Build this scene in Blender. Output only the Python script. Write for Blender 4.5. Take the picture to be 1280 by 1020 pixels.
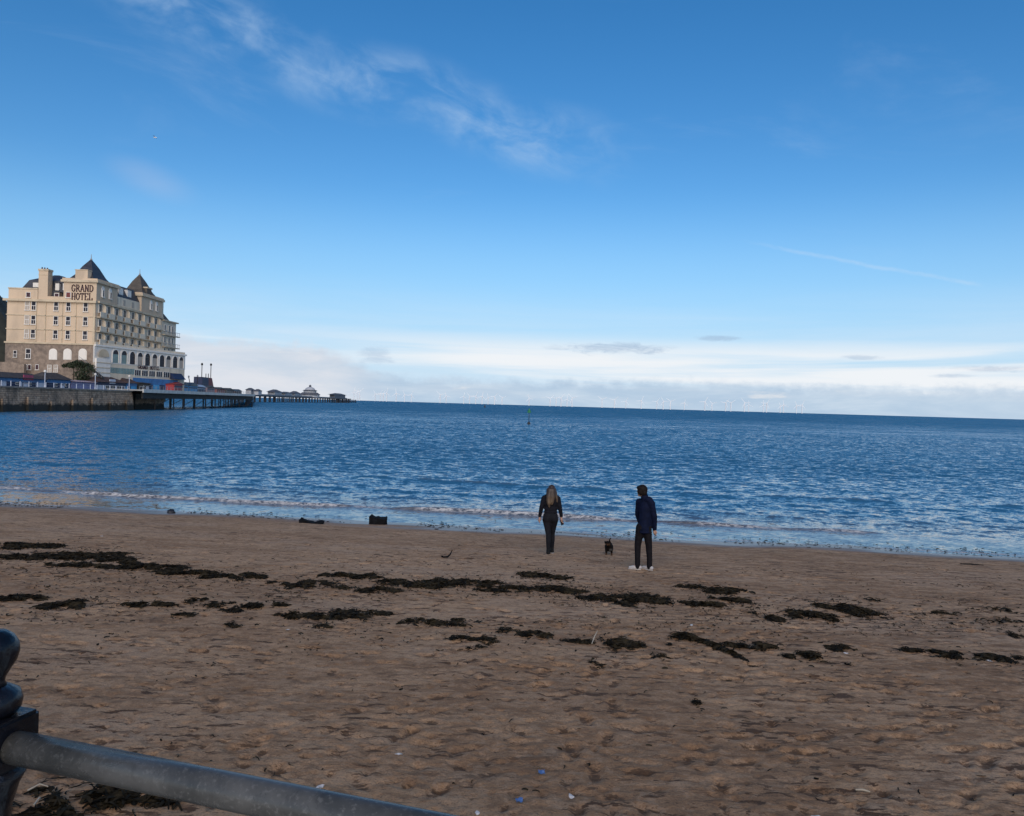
import bpy, bmesh, math, random
import numpy as np
from mathutils import Vector, Matrix

for o in list(bpy.data.objects):
    bpy.data.objects.remove(o)
scene = bpy.context.scene
COL = scene.collection
R = math.radians

# ------------------------------------------------------------------ camera
EYE = 4.0                      # metres above the water
FPX = 967.0                    # focal length in pixels of the 1280 wide photograph
cam_d = bpy.data.cameras.new('camera')
cam_d.sensor_width = 36.0
cam_d.lens = 36.0 * FPX / 1280.0
cam_d.clip_start = 0.05
cam_d.clip_end = 90000
cam = bpy.data.objects.new('camera', cam_d)
COL.objects.link(cam)
CAM = Matrix.Translation((0, 0, EYE)) @ Matrix.Rotation(R(90 - 0.24), 4, 'X') @ Matrix.Rotation(R(1.64), 4, 'Z')
cam.matrix_world = CAM
scene.camera = cam
C3 = CAM.to_3x3()

# ------------------------------------------------------------------ light
SUN_EL, SUN_AZ = 26.0, 177.0    # azimuth clockwise from +Y (view axis): the sun stands low behind the camera
scene.view_settings.view_transform = 'Standard'
scene.view_settings.look = 'None'
scene.view_settings.gamma = 1.0
scene.view_settings.exposure = 0.84
scene.view_settings.use_curve_mapping = False

sd = Vector((math.sin(R(SUN_AZ)) * math.cos(R(SUN_EL)), math.cos(R(SUN_AZ)) * math.cos(R(SUN_EL)), math.sin(R(SUN_EL))))
sun_d = bpy.data.lights.new('sun', 'SUN')
sun_d.energy = 1.5
sun_d.angle = R(64)
sun_d.color = (1.0, 0.87, 0.74)
sun = bpy.data.objects.new('sun', sun_d)
COL.objects.link(sun)
sun.rotation_euler = sd.to_track_quat('Z', 'Y').to_euler()

world = bpy.data.worlds.new('World')
scene.world = world
world.use_nodes = True


class NT:
    """tiny helper for writing node trees"""
    def __init__(s, tree):
        s.t = tree; s.n = tree.nodes; s.l = tree.links
    def new(s, kind, **kw):
        n = s.n.new(kind)
        for k, v in kw.items():
            setattr(n, k, v)
        return n
    def put(s, sock, v):
        if isinstance(v, bpy.types.NodeSocket):
            s.l.new(v, sock)
        elif v is not None:
            if isinstance(v, (tuple, list)) and len(v) == 3 and sock.type == 'RGBA':
                v = (*v, 1.0)
            sock.default_value = v
    def m(s, op, a, b=None, c=None, clamp=False):
        n = s.new('ShaderNodeMath', operation=op)
        n.use_clamp = clamp
        for i, v in enumerate((a, b, c)):
            if v is not None:
                s.put(n.inputs[i], v)
        return n.outputs[0]
    def add(s, a, b): return s.m('ADD', a, b)
    def sub(s, a, b): return s.m('SUBTRACT', a, b)
    def mul(s, a, b): return s.m('MULTIPLY', a, b)
    def step(s, v, lo, hi, a=0.0, b=1.0):
        n = s.new('ShaderNodeMapRange', interpolation_type='SMOOTHSTEP')
        for i, x in enumerate((v, lo, hi, a, b)):
            s.put(n.inputs[i], x)
        return n.outputs[0]
    def lin(s, v, lo, hi, a=0.0, b=1.0):
        n = s.new('ShaderNodeMapRange')
        for i, x in enumerate((v, lo, hi, a, b)):
            s.put(n.inputs[i], x)
        return n.outputs[0]
    def noise(s, vec, scale, detail=4, rough=0.55, dist=0.0, lac=2.0):
        n = s.new('ShaderNodeTexNoise')
        n.inputs['Scale'].default_value = scale
        n.inputs['Detail'].default_value = detail
        n.inputs['Roughness'].default_value = rough
        n.inputs['Distortion'].default_value = dist
        n.inputs['Lacunarity'].default_value = lac
        if vec is not None:
            s.l.new(vec, n.inputs['Vector'])
        return n.outputs['Fac']
    def mapping(s, vec, scale=(1, 1, 1), rot=(0, 0, 0), loc=(0, 0, 0)):
        n = s.new('ShaderNodeMapping')
        n.inputs['Scale'].default_value = scale
        n.inputs['Rotation'].default_value = rot
        n.inputs['Location'].default_value = loc
        s.l.new(vec, n.inputs['Vector'])
        return n.outputs[0]
    def mix(s, f, a, b):
        n = s.new('ShaderNodeMix', data_type='RGBA')
        s.put(n.inputs[0], f); s.put(n.inputs[6], a); s.put(n.inputs[7], b)
        return n.outputs[2]
    def xyz(s, v):
        n = s.new('ShaderNodeSeparateXYZ'); s.l.new(v, n.inputs[0])
        return n.outputs
    def comb(s, x, y, z=0.0):
        n = s.new('ShaderNodeCombineXYZ')
        for i, v in enumerate((x, y, z)):
            s.put(n.inputs[i], v)
        return n.outputs[0]


def ray(px, py):
    """world direction through a pixel of the 1280 x 1020 photograph"""
    return C3 @ Vector(((px - 640) / FPX, (510 - py) / FPX, -1.0))


def azel(px, py):
    d = ray(px, py).normalized()
    return math.degrees(math.atan2(d.x, d.y)), math.degrees(math.asin(d.z))


# --- sky: physical sky plus high cirrus, a contrail and a bank of low cloud over the sea
SKY = 0.0715
w = NT(world.node_tree)
w.n.clear()
sky = w.new('ShaderNodeTexSky', sky_type='NISHITA')
sky.sun_disc = False
sky.sun_elevation = R(SUN_EL)
sky.sun_rotation = R(360 - SUN_AZ)
sky.air_density = 1.0
sky.dust_density = 0.15
sky.ozone_density = 2.5
tc = w.new('ShaderNodeTexCoord')
gx, gy, gz = w.xyz(tc.outputs['Generated'])
az = w.mul(w.m('ARCTAN2', gx, gy), 57.29578)
el = w.mul(w.m('ARCSINE', gz), 57.29578)
P = w.comb(az, el)

def srgb(r, g, b):
    f = lambda v: (v / 255 / 12.92) if v <= 10 else ((v / 255 + 0.055) / 1.055) ** 2.4
    return (f(r) , f(g), f(b))

def cloudcol(r, g, b):
    return tuple(v / SKY / 2 ** 0.84 for v in srgb(r, g, b))

col = sky.outputs[0]
hs = w.new('ShaderNodeHueSaturation')
hs.inputs['Hue'].default_value = 0.502
hs.inputs['Saturation'].default_value = 1.35
hs.inputs['Value'].default_value = 1.0
w.l.new(col, hs.inputs['Color'])
col = hs.outputs[0]

col = w.mix(w.step(el, 16.0, 4.0, 0.0, 0.70), col, cloudcol(154, 202, 243))
col = w.mix(w.step(el, 6.5, 1.0, 0.0, 0.75), col, cloudcol(196, 221, 243))
# thin veil low in the sky
veil_n = w.noise(w.mapping(P, (0.035, 0.42, 1), (0, 0, R(-2))), 1.0, 6, 0.6, 0.4)
veil = w.mul(w.step(el, 9.5, 3.5), w.step(veil_n, 0.32, 0.70, 0.22, 0.66))
col = w.mix(veil, col, cloudcol(212, 231, 248))

# cirrus: a broken streak crossing the upper left
a0, e0 = azel(190, -10); a1, e1 = azel(760, 190)
ang = math.atan2(e1 - e0, a1 - a0)
ca, sa_ = math.cos(ang), math.sin(ang)
L = math.hypot(a1 - a0, e1 - e0)
da, de = w.sub(az, a0), w.sub(el, e0)
al = w.add(w.mul(da, ca), w.mul(de, sa_))
pe = w.sub(w.mul(de, ca), w.mul(da, sa_))
warp = w.noise(w.comb(w.mul(al, 0.13), 3.1), 1.0, 3, 0.5)
pe2 = w.add(pe, w.mul(w.sub(warp, 0.5), 2.6))
band = w.mul(w.step(w.m('ABSOLUTE', pe2), 3.1, 0.1), w.mul(w.step(al, -9, 3), w.step(al, L + 3.5, L - 5)))
cn = w.noise(w.comb(w.mul(al, 0.21), w.mul(pe, 0.42), 4.2), 1.0, 8, 0.55, 0.35)
cn2 = w.noise(w.comb(w.mul(al, 0.14), 7.7), 1.0, 2, 0.5)
ci = w.mul(w.mul(band, w.step(cn, 0.34, 0.78)), w.step(cn2, 0.30, 0.62, 0.75, 1.0))
col = w.mix(w.mul(ci, 0.78), col, cloudcol(176, 204, 234))
# stray thin wisps anywhere high up
wn = w.noise(w.mapping(P, (0.05, 0.16, 1), (0, 0, R(24)), (3.3, 9.1, 0)), 1.0, 7, 0.62, 0.7)
wi = w.mul(w.step(wn, 0.56, 0.86), w.step(el, 6, 16))
col = w.mix(w.mul(wi, 0.20), col, cloudcol(190, 212, 238))
a2, e2 = azel(190, 225)
dw = w.m('SQRT', w.add(w.m('POWER', w.mul(w.sub(az, a2), 0.42), 2.0), w.m('POWER', w.add(w.sub(el, e2), w.mul(w.sub(az, a2), 0.22)), 2.0)))
col = w.mix(w.mul(w.step(dw, 1.5, 0.0), w.mul(wn, 0.40)), col, cloudcol(205, 208, 224))
# contrail
c0, d0 = azel(915, 298); c1, d1 = azel(1235, 357)
cang = math.atan2(d1 - d0, c1 - c0)
dca, dce = w.sub(az, c0), w.sub(el, d0)
cl = w.add(w.mul(dca, math.cos(cang)), w.mul(dce, math.sin(cang)))
cp = w.sub(w.mul(dce, math.cos(cang)), w.mul(dca, math.sin(cang)))
cp = w.add(cp, w.mul(w.sub(w.noise(w.comb(w.mul(cl, 0.35), 0.4), 1.0, 4, 0.6), 0.5), 0.55))
CL = math.hypot(c1 - c0, d1 - d0)
tr = w.mul(w.step(w.m('ABSOLUTE', cp), 0.20, 0.02), w.mul(w.step(cl, 0, 6), w.step(cl, CL, CL - 1.2)))
tr = w.mul(tr, w.step(w.noise(w.comb(w.mul(cl, 0.55), w.mul(cp, 2.0), 5.0), 1.0, 4, 0.6), 0.25, 0.62, 0.15, 1.0))
col = w.mix(w.mul(tr, 0.26), col, cloudcol(205, 224, 244))

# bright streaks lying above the bank
sn = w.noise(w.mapping(P, (0.030, 0.62, 1), (0, 0, R(-0.6)), (1.3, 0.2, 0)), 1.0, 6, 0.55, 0.5)
st = w.mul(w.step(sn, 0.36, 0.60), w.mul(w.step(el, 5.6, 3.4), w.step(el, 0.0, 1.6)))
st = w.mul(st, w.step(az, -14, -2, 0.5, 1.0))
col = w.mix(st, col, cloudcol(240, 244, 248))
# the bank itself, its top uneven, with blue-grey base
topn = w.noise(w.comb(w.mul(az, 0.10), 2.2), 1.0, 7, 0.58)
top = w.add(w.add(w.mul(w.sub(topn, 0.5), 1.5), 2.05), w.step(az, -9.0, -15.0, 0.0, 2.0))
top = w.add(top, w.mul(w.sub(w.noise(w.comb(w.mul(az, 0.55), w.mul(el, 0.9)), 1.0, 7, 0.65), 0.5), 1.9))
below = w.sub(top, el)
bank = w.step(below, -0.25, 0.75)
bn = w.noise(w.mapping(P, (0.11, 0.50, 1), (0, 0, 0), (0.7, 0.3, 0)), 1.0, 7, 0.6, 0.5)
pink = w.step(az, -8.0, -14.0)
bcol = w.mix(w.step(bn, 0.35, 0.70), cloudcol(172, 195, 219), cloudcol(202, 217, 232))
bpink = w.mix(w.step(bn, 0.34, 0.66), cloudcol(202, 212, 226), cloudcol(228, 227, 232))
bcol = w.mix(pink, bcol, bpink)
lit = w.mul(w.step(w.noise(w.mapping(P, (0.22, 1.1, 1), (0, 0, 0), (4.4, 2.0, 0)), 1.0, 5, 0.55), 0.60, 0.74), w.step(el, 0.1, 0.7))
bcol = w.mix(w.mul(lit, 0.75), bcol, cloudcol(230, 230, 232))
col = w.mix(w.mul(bank, 0.80), col, bcol)
# small dark flat clouds
for (px, py, hw, hh, s_) in ((768, 436, 4.4, 0.42, 0.75), (903, 423, 1.6, 0.22, 0.6), (1072, 447, 1.5, 0.18, 0.5), (1262, 461, 3.4, 0.22, 0.55), (470, 445, 1.4, 0.7, 0.45), (1190, 470, 1.4, .15, .5)):
    ka, ke = azel(px, py)
    q = w.add(w.m('POWER', w.m('DIVIDE', w.sub(az, ka), hw), 2.0), w.m('POWER', w.m('DIVIDE', w.sub(el, ke), hh), 2.0))
    q = w.add(q, w.mul(w.sub(w.noise(w.mapping(P, (0.5, 1.7, 1), (0, 0, 0.1), (px * .1, 0, 0)), 1.0, 6, 0.65, 0.6), 0.5), 5.0))
    col = w.mix(w.mul(w.step(q, 1.3, -0.4), s_ * 0.85), col, cloudcol(158, 182, 210))

bg = w.new('ShaderNodeBackground')
bg.inputs['Strength'].default_value = SKY
w.put(bg.inputs['Color'], col)
out = w.new('ShaderNodeOutputWorld')
w.l.new(bg.outputs[0], out.inputs[0])


# ------------------------------------------------------------------ helpers: points
def at(px, py, Y):
    d = ray(px, py); t = Y / d.y
    return Vector((d.x * t, Y, EYE + d.z * t))

def on_z(px, py, z):
    d = ray(px, py); t = (z - EYE) / d.z
    return Vector((d.x * t, d.y * t, z))

def on_x(px, py, X):
    d = ray(px, py); t = X / d.x
    return Vector((X, d.y * t, EYE + d.z * t))

SHORE_Y, SHORE_K = 24.75, -0.146           # shoreline y = SHORE_Y + SHORE_K * x

def beach_z(x, y):
    s = (SHORE_Y + SHORE_K * x - y) * 0.989
    s = np.asarray(s, dtype=float)
    return np.where(s > 0, 2.6 * (1 - np.exp(-np.maximum(s, 0) / 28.0)), np.maximum(0.075 * s, -5.0))

def ground(px, py):
    """point of the smooth beach seen at a pixel"""
    d = ray(px, py)
    t = 3.0
    for _ in range(60):
        z = float(beach_z(d.x * t, d.y * t))
        t += ((z - EYE) / d.z - t) * 0.6
    return Vector((d.x * t, d.y * t, float(beach_z(d.x * t, d.y * t))))


# ------------------------------------------------------------------ helpers: materials
MATS = {}

def mat(name, base, rough=0.7, var=0.12, scale=3.0, metal=0.0, spec=0.4, bump=0.0, bscale=20.0, coat=0.0, detail=5, stain=None, stain_amt=0.0, stain_scale=0.6, vstretch=1.0):
    if name in MATS:
        return MATS[name]
    m_ = bpy.data.materials.new(name)
    m_.use_nodes = True
    t = NT(m_.node_tree)
    b = t.n['Principled BSDF']
    co = t.new('ShaderNodeTexCoord').outputs['Object']
    if vstretch != 1.0:
        co = t.mapping(co, (1, 1, 1.0 / vstretch))
    n1 = t.noise(co, scale, detail, 0.6, 0.2)
    lo = tuple(max(0, c * (1 - var)) for c in base); hi = tuple(min(1, c * (1 + var)) for c in base)
    c = t.mix(t.step(n1, 0.3, 0.7), lo, hi)
    if stain:
        n2 = t.noise(co, stain_scale, 6, 0.65, 0.5)
        c = t.mix(t.mul(t.step(n2, 0.45, 0.72), stain_amt), c, stain)
    t.put(b.inputs['Base Color'], c)
    rn = t.lin(n1, 0.2, 0.8, max(0.02, rough - 0.08), min(1, rough + 0.08))
    t.put(b.inputs['Roughness'], rn)
    b.inputs['Metallic'].default_value = metal
    b.inputs['Specular IOR Level'].default_value = spec
    b.inputs['Coat Weight'].default_value = coat
    if bump:
        bp = t.new('ShaderNodeBump')
        bp.inputs['Strength'].default_value = bump
        bp.inputs['Distance'].default_value = 0.02
        t.l.new(t.noise(co, bscale, 6, 0.6), bp.inputs['Height'])
        t.l.new(bp.outputs[0], b.inputs['Normal'])
    MATS[name] = m_
    return m_


# ------------------------------------------------------------------ helpers: meshes
class MB:
    """collects shapes; build() links them as one mesh object"""
    def __init__(s, f=None):
        s.v = []; s.q = []; s.f = f
    def pts(s, ps):
        i = len(s.v)
        for p in ps:
            p = Vector(p)
            s.v.append(tuple(s.f(p) if s.f else p))
        return i
    def box(s, x0, x1, y0, y1, z0, z1, top=1.0, topy=None):
        cx, cy = (x0 + x1) / 2, (y0 + y1) / 2
        ty = top if topy is None else topy
        g = lambda x: cx + (x - cx) * top
        h = lambda y: cy + (y - cy) * ty
        i = s.pts([(x0, y0, z0), (x1, y0, z0), (x1, y1, z0), (x0, y1, z0), (g(x0), h(y0), z1), (g(x1), h(y0), z1), (g(x1), h(y1), z1), (g(x0), h(y1), z1)])
        s.q += [tuple(i + k for k in f) for f in ((0, 3, 2, 1), (4, 5, 6, 7), (0, 1, 5, 4), (1, 2, 6, 5), (2, 3, 7, 6), (3, 0, 4, 7))]
        return s
    def tube(s, pts, r, n=8, caps=True):
        pts = [Vector(p) for p in pts]
        rs = r if isinstance(r, (list, tuple)) else [r] * len(pts)
        rings = []
        for k, p in enumerate(pts):
            d = (pts[min(k + 1, len(pts) - 1)] - pts[max(k - 1, 0)]).normalized()
            u = d.cross(Vector((0, 0, 1)))
            if u.length < 1e-3:
                u = Vector((1, 0, 0))
            u.normalize(); v = u.cross(d)
            rings.append(s.pts([p + (u * math.cos(a) + v * math.sin(a)) * rs[k] for a in [2 * math.pi * j / n for j in range(n)]]))
        for a, b in zip(rings, rings[1:]):
            for j in range(n):
                s.q.append((a + j, a + (j + 1) % n, b + (j + 1) % n, b + j))
        if caps:
            s.q.append(tuple(rings[0] + j for j in reversed(range(n))))
            s.q.append(tuple(rings[-1] + j for j in range(n)))
        return s
    def lathe(s, c, prof, n=24):
        c = Vector(c)
        rings = [s.pts([c + Vector((r_ * math.cos(2 * math.pi * j / n), r_ * math.sin(2 * math.pi * j / n), z)) for j in range(n)]) for r_, z in prof]
        for a, b in zip(rings, rings[1:]):
            for j in range(n):
                s.q.append((a + j, a + (j + 1) % n, b + (j + 1) % n, b + j))
        s.q.append(tuple(rings[0] + j for j in reversed(range(n))))
        s.q.append(tuple(rings[-1] + j for j in range(n)))
        return s
    def prism(s, poly, d):
        """polygon extruded by vector d"""
        d = Vector(d); n = len(poly)
        a = s.pts(poly); b = s.pts([Vector(p) + d for p in poly])
        s.q.append(tuple(a + j for j in range(n)))
        s.q.append(tuple(b + j for j in reversed(range(n))))
        for j in range(n):
            s.q.append((a + j, b + j, b + (j + 1) % n, a + (j + 1) % n))
        return s
    def poly(s, ps, faces):
        i = s.pts(ps)
        s.q += [tuple(i + k for k in f) for f in faces]
        return s
    def build(s, name, m_, parent=None, smooth=False, bevel=0.0, origin=None):
        me = bpy.data.meshes.new(name)
        off = Vector(origin) if origin is not None else (wloc(parent) if parent else Vector((0, 0, 0)))
        me.from_pydata([tuple(Vector(v) - off) for v in s.v], [], s.q)
        bm = bmesh.new(); bm.from_mesh(me)
        bmesh.ops.recalc_face_normals(bm, faces=bm.faces)
        if bevel:
            bmesh.ops.bevel(bm, geom=bm.edges[:], offset=bevel, segments=2, affect='EDGES', clamp_overlap=True)
        bm.to_mesh(me); bm.free()
        if smooth:
            for p in me.polygons:
                p.use_smooth = True
        me.materials.append(m_)
        o = bpy.data.objects.new(name, me)
        COL.objects.link(o)
        if parent:
            o.parent = parent
            if origin is not None:
                o.location = Vector(origin) - wloc(parent)
        elif origin is not None:
            o.location = origin
        return o


def wloc(o):
    p = Vector((0, 0, 0))
    while o:
        p += o.location; o = o.parent
    return p

def tag(o, label=None, cat=None, group=None, kind=None):
    if label: o['label'] = label
    if cat: o['category'] = cat
    if group: o['group'] = group
    if kind: o['kind'] = kind
    return o

def thing(name, loc, label, cat, group=None):
    o = bpy.data.objects.new(name, None)
    o.empty_display_size = 0.2
    COL.objects.link(o)
    o.location = loc
    return tag(o, label, cat, group)

def copy_tree(o, parent=None):
    c = o.copy(); COL.objects.link(c); c.parent = parent
    for ch in list(o.children):
        copy_tree(ch, c)
    return c

def grid_mesh(name, X, Y, Z, m_, attrs=None, smooth=True):
    n, k = X.shape
    co = np.stack([X, Y, Z], -1).reshape(-1, 3).astype(np.float32)
    idx = np.arange(n * k).reshape(n, k)
    f = np.stack([idx[:-1, :-1], idx[:-1, 1:], idx[1:, 1:], idx[1:, :-1]], -1).reshape(-1, 4)
    me = bpy.data.meshes.new(name)
    me.vertices.add(len(co)); me.vertices.foreach_set('co', co.ravel())
    me.loops.add(f.size); me.loops.foreach_set('vertex_index', f.ravel().astype(np.int32))
    me.polygons.add(len(f)); me.polygons.foreach_set('loop_start', np.arange(0, f.size, 4, dtype=np.int32))
    me.polygons.foreach_set('use_smooth', np.ones(len(f), dtype=bool) if smooth else np.zeros(len(f), dtype=bool))
    me.update(calc_edges=True)
    for kx, a in (attrs or {}).items():
        at_ = me.attributes.new(kx, 'FLOAT', 'POINT')
        at_.data.foreach_set('value', a.ravel().astype(np.float32))
    me.materials.append(m_)
    o = bpy.data.objects.new(name, me)
    COL.objects.link(o)
    return o

_rng = np.random.default_rng(7)
_LAT = _rng.random((256, 256)).astype(np.float32)

def vnoise(x, y):
    xi = np.floor(x).astype(int); yi = np.floor(y).astype(int)
    fx = x - xi; fy = y - yi
    fx = fx * fx * fx * (fx * (fx * 6 - 15) + 10); fy = fy * fy * fy * (fy * (fy * 6 - 15) + 10)
    a = _LAT[yi & 255, xi & 255]; b = _LAT[yi & 255, (xi + 1) & 255]
    c = _LAT[(yi + 1) & 255, xi & 255]; d = _LAT[(yi + 1) & 255, (xi + 1) & 255]
    return (a * (1 - fx) + b * fx) * (1 - fy) + (c * (1 - fx) + d * fx) * fy - 0.5

def fbm(x, y, oct=4, gain=0.5):
    s = 0; a = 1.0
    for k in range(oct):
        s = s + a * vnoise(x + 17.3 * k, y + 9.1 * k); x = x * 2.03; y = y * 2.03; a *= gain
    return s

def sstep(v, lo, hi):
    t = np.clip((v - lo) / (hi - lo), 0, 1)
    return t * t * (3 - 2 * t)
# ================================================================== SETTING
# ------------------------------------------------------------------ sand
def sand_material():
    m_ = bpy.data.materials.new('beach_sand'); m_.use_nodes = True
    t = NT(m_.node_tree); b = t.n['Principled BSDF']
    co = t.new('ShaderNodeTexCoord').outputs['Object']
    wet = t.new('ShaderNodeAttribute', attribute_name='wet').outputs['Fac']
    n1 = t.noise(co, 0.45, 6, 0.62, 0.6)
    n2 = t.noise(t.mapping(co, (1.0, 2.2, 1)), 1.7, 7, 0.68, 0.5)
    n3 = t.noise(co, 60, 4, 0.7)
    n4 = t.noise(t.mapping(co, (0.8, 4.2, 1), (0, 0, R(38))), 1.6, 7, 0.7, 0.4)
    n5 = t.noise(co, 9.0, 6, 0.7, 0.3)
    c = t.mix(t.step(n1, 0.42, 0.58), (0.42, 0.268, 0.155), (0.48, 0.312, 0.185))
    big_ = t.noise(t.mapping(co, (0.22, 0.50, 1)), 1.0, 5, 0.62, 0.6)
    c = t.mix(t.mul(t.step(big_, 0.49, 0.58), 0.55), c, (0.29, 0.175, 0.098))          # damper brown patches
    c = t.mix(t.mul(t.step(big_, 0.48, 0.40), 0.45), c, (0.42, 0.305, 0.215))            # pale dry crust
    c = t.mix(t.mul(t.step(n2, 0.51, 0.58), 0.5), c, (0.25, 0.148, 0.082))
    c = t.mix(t.mul(t.step(n2, 0.47, 0.40), 0.40), c, (0.47, 0.33, 0.215))
    c = t.mix(t.mul(t.step(n4, 0.51, 0.57), t.mul(t.step(t.xyz(co)[0], -1.0, 4.0), 0.6)), c, (0.185, 0.110, 0.062))
    c = t.mix(t.step(n5, 0.52, 0.60, 0.0, 0.55), c, (0.22, 0.135, 0.08))
    c = t.mix(t.step(n5, 0.47, 0.40, 0.0, 0.40), c, (0.50, 0.35, 0.23))
    c = t.mix(t.step(n3, 0.52, 0.62, 0.0, 0.45), c, (0.14, 0.095, 0.065))
    fl = t.noise(t.mapping(co, (0.55, 1.7, 1), (0, 0, R(-8))), 5.5, 5, 0.70, 0.3)
    fl_amt = t.step(t.noise(co, 0.6, 4, 0.6), 0.44, 0.56, 0.35, 1.0)
    c = t.mix(t.mul(t.step(fl, 0.560, 0.590), fl_amt), c, (0.105, 0.064, 0.040))
    # shell and weed crumbs
    vo = t.new('ShaderNodeTexVoronoi'); vo.inputs['Scale'].default_value = 4.5
    t.l.new(t.mapping(co, (0.7, 1.3, 1)), vo.inputs['Vector'])
    pick = t.step(t.noise(co, 1.1, 4, 0.6), 0.48, 0.55)
    crumb = t.mul(t.step(vo.outputs['Distance'], 0.12, 0.04), pick)
    c = t.mix(t.mul(crumb, 0.8), c, (0.05, 0.035, 0.028))
    gn = t.new('ShaderNodeVectorMath', operation='MULTIPLY'); t.put(gn.inputs[0], c); gn.inputs[1].default_value = (1.14, 1.07, 1.0); c = gn.outputs[0]
    dent_mask = t.new('ShaderNodeAttribute', attribute_name='dent_shade').outputs['Fac']
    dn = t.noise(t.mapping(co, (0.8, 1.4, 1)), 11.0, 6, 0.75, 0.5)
    c = t.mix(t.mul(t.step(t.add(dent_mask, t.mul(t.sub(dn, 0.5), 4.0)), 0.60, 0.95), 0.85), c, (0.115, 0.068, 0.040))  # dark brown shade painted into the trodden hollows, edges broken by noise
    c = t.mix(wet, c, (0.165, 0.110, 0.074))
    t.put(b.inputs['Base Color'], c)
    t.put(b.inputs['Roughness'], t.lin(wet, 0, 1, 0.92, 0.28))
    t.put(b.inputs['Specular IOR Level'], t.lin(wet, 0, 1, 0.18, 0.5))
    bp = t.new('ShaderNodeBump'); bp.inputs['Strength'].default_value = 1.0; bp.inputs['Distance'].default_value = 0.028
    h = t.add(t.noise(co, 34, 6, 0.75), t.mul(t.noise(t.mapping(co, (0.6, 1.8, 1)), 7, 5, 0.6, 0.4), 0.7))
    t.put(bp.inputs['Height'], t.mul(h, t.lin(wet, 0, 1, 1.0, 0.12)))
    t.l.new(bp.outputs[0], b.inputs['Normal'])
    return m_

# raster of small relief: hollows trodden by feet, wind ripples, ridges
RX0, RX1, RY0, RY1, RD = -26.0, 26.0, 1.0, 31.0, 0.03
gxs = np.arange(RX0, RX1, RD); gys = np.arange(RY0, RY1, RD)
GX, GY = np.meshgrid(gxs, gys)
S_ = (SHORE_Y + SHORE_K * GX - GY) * 0.989
dry = sstep(S_, 1.0, 5.0)
near = sstep(S_, 8.5, 14.0)
rough_p = 0.35 + 1.1 * sstep(fbm(GX * 0.33 + 5, GY * 0.5 + 2, 3), -0.22, 0.28)
relief = fbm(GX * 0.55, GY * 0.8, 4) * 0.020 * (0.3 + 0.7 * near) * dry
relief += fbm(GX * 2.3, GY * 3.6, 4, 0.55) * 0.005 * (0.25 + 0.75 * near) * dry * rough_p
relief += fbm(GX * 8.0, GY * 11.0, 3, 0.6) * 0.009 * (0.30 + 0.70 * near) * dry * rough_p
relief += fbm(GX * 0.7 + 40, (GY - SHORE_K * GX) * 4.2, 3) * 0.012 * dry * (1 - 0.7 * near)
relief += fbm(GX * 0.22 + 3, GY * 0.10, 3) * 0.075 * sstep(np.abs(S_), 4.0, 0.5)
# slanting wheel and rake furrows at the lower right
fur = sstep(GX, 1.0, 5.0) * sstep(GY, 13.5, 10.5)
relief += fbm((GX * 0.55 + GY * 0.83) * 3.6 + 11, (GX * 0.83 - GY * 0.55) * 0.9, 4, 0.55) * 0.006 * fur * rough_p
dent_shade = np.zeros_like(relief)
fr = np.random.default_rng(21)

def stamp(x, y, a, lx, ly, dep, rim=0.5):
    r_ = 2.6 * max(lx, ly)
    i0, i1 = int((x - r_ - RX0) / RD), int((x + r_ - RX0) / RD) + 1
    j0, j1 = int((y - r_ - RY0) / RD), int((y + r_ - RY0) / RD) + 1
    i0, j0 = max(i0, 0), max(j0, 0); i1, j1 = min(i1, len(gxs)), min(j1, len(gys))
    if i1 <= i0 or j1 <= j0:
        return
    dx = GX[j0:j1, i0:i1] - x; dy = GY[j0:j1, i0:i1] - y
    u = (dx * math.cos(a) + dy * math.sin(a)) / lx; v = (-dx * math.sin(a) + dy * math.cos(a)) / ly
    q = u * u + v * v
    relief[j0:j1, i0:i1] += -dep * 1.25 * np.exp(-q ** 3.0) + rim * dep * np.exp(-((np.sqrt(q) - 1.35) / 0.30) ** 2)
    # mask for the shade inside each hollow, put into the sand colour
    dent_shade[j0:j1, i0:i1] = np.maximum(dent_shade[j0:j1, i0:i1], np.exp(-(q * 1.1) ** 2) * min(1.0, max(0.0, dep) / 0.016))

for _ in range(3000):
    y = 2.5 + 20 * fr.random() ** 1.35
    x = fr.uniform(-0.85, 0.85) * (y + 3)
    s = (SHORE_Y + SHORE_K * x - y)
    if s < 2.5 or (s < 9 and fr.random() < 0.72):
        continue
    a = fr.normal(0.2, 1.0)
    k = fr.uniform(0.6, 1.15)
    stamp(x, y, a, 0.115 * k, 0.055 * k, 0.020 * fr.random() ** 1.5, 0.30)
for _ in range(14000):
    y = 3.0 + 17 * fr.random() ** 1.2
    x = fr.uniform(-0.85, 0.85) * (y + 3)
    if SHORE_Y + SHORE_K * x - y < 3.5:
        continue
    k = fr.uniform(0.5, 1.1)
    stamp(x, y, fr.uniform(0, 3.14), 0.060 * k, 0.036 * k, 0.018 * fr.random() ** 1.6, 0.25)
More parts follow.
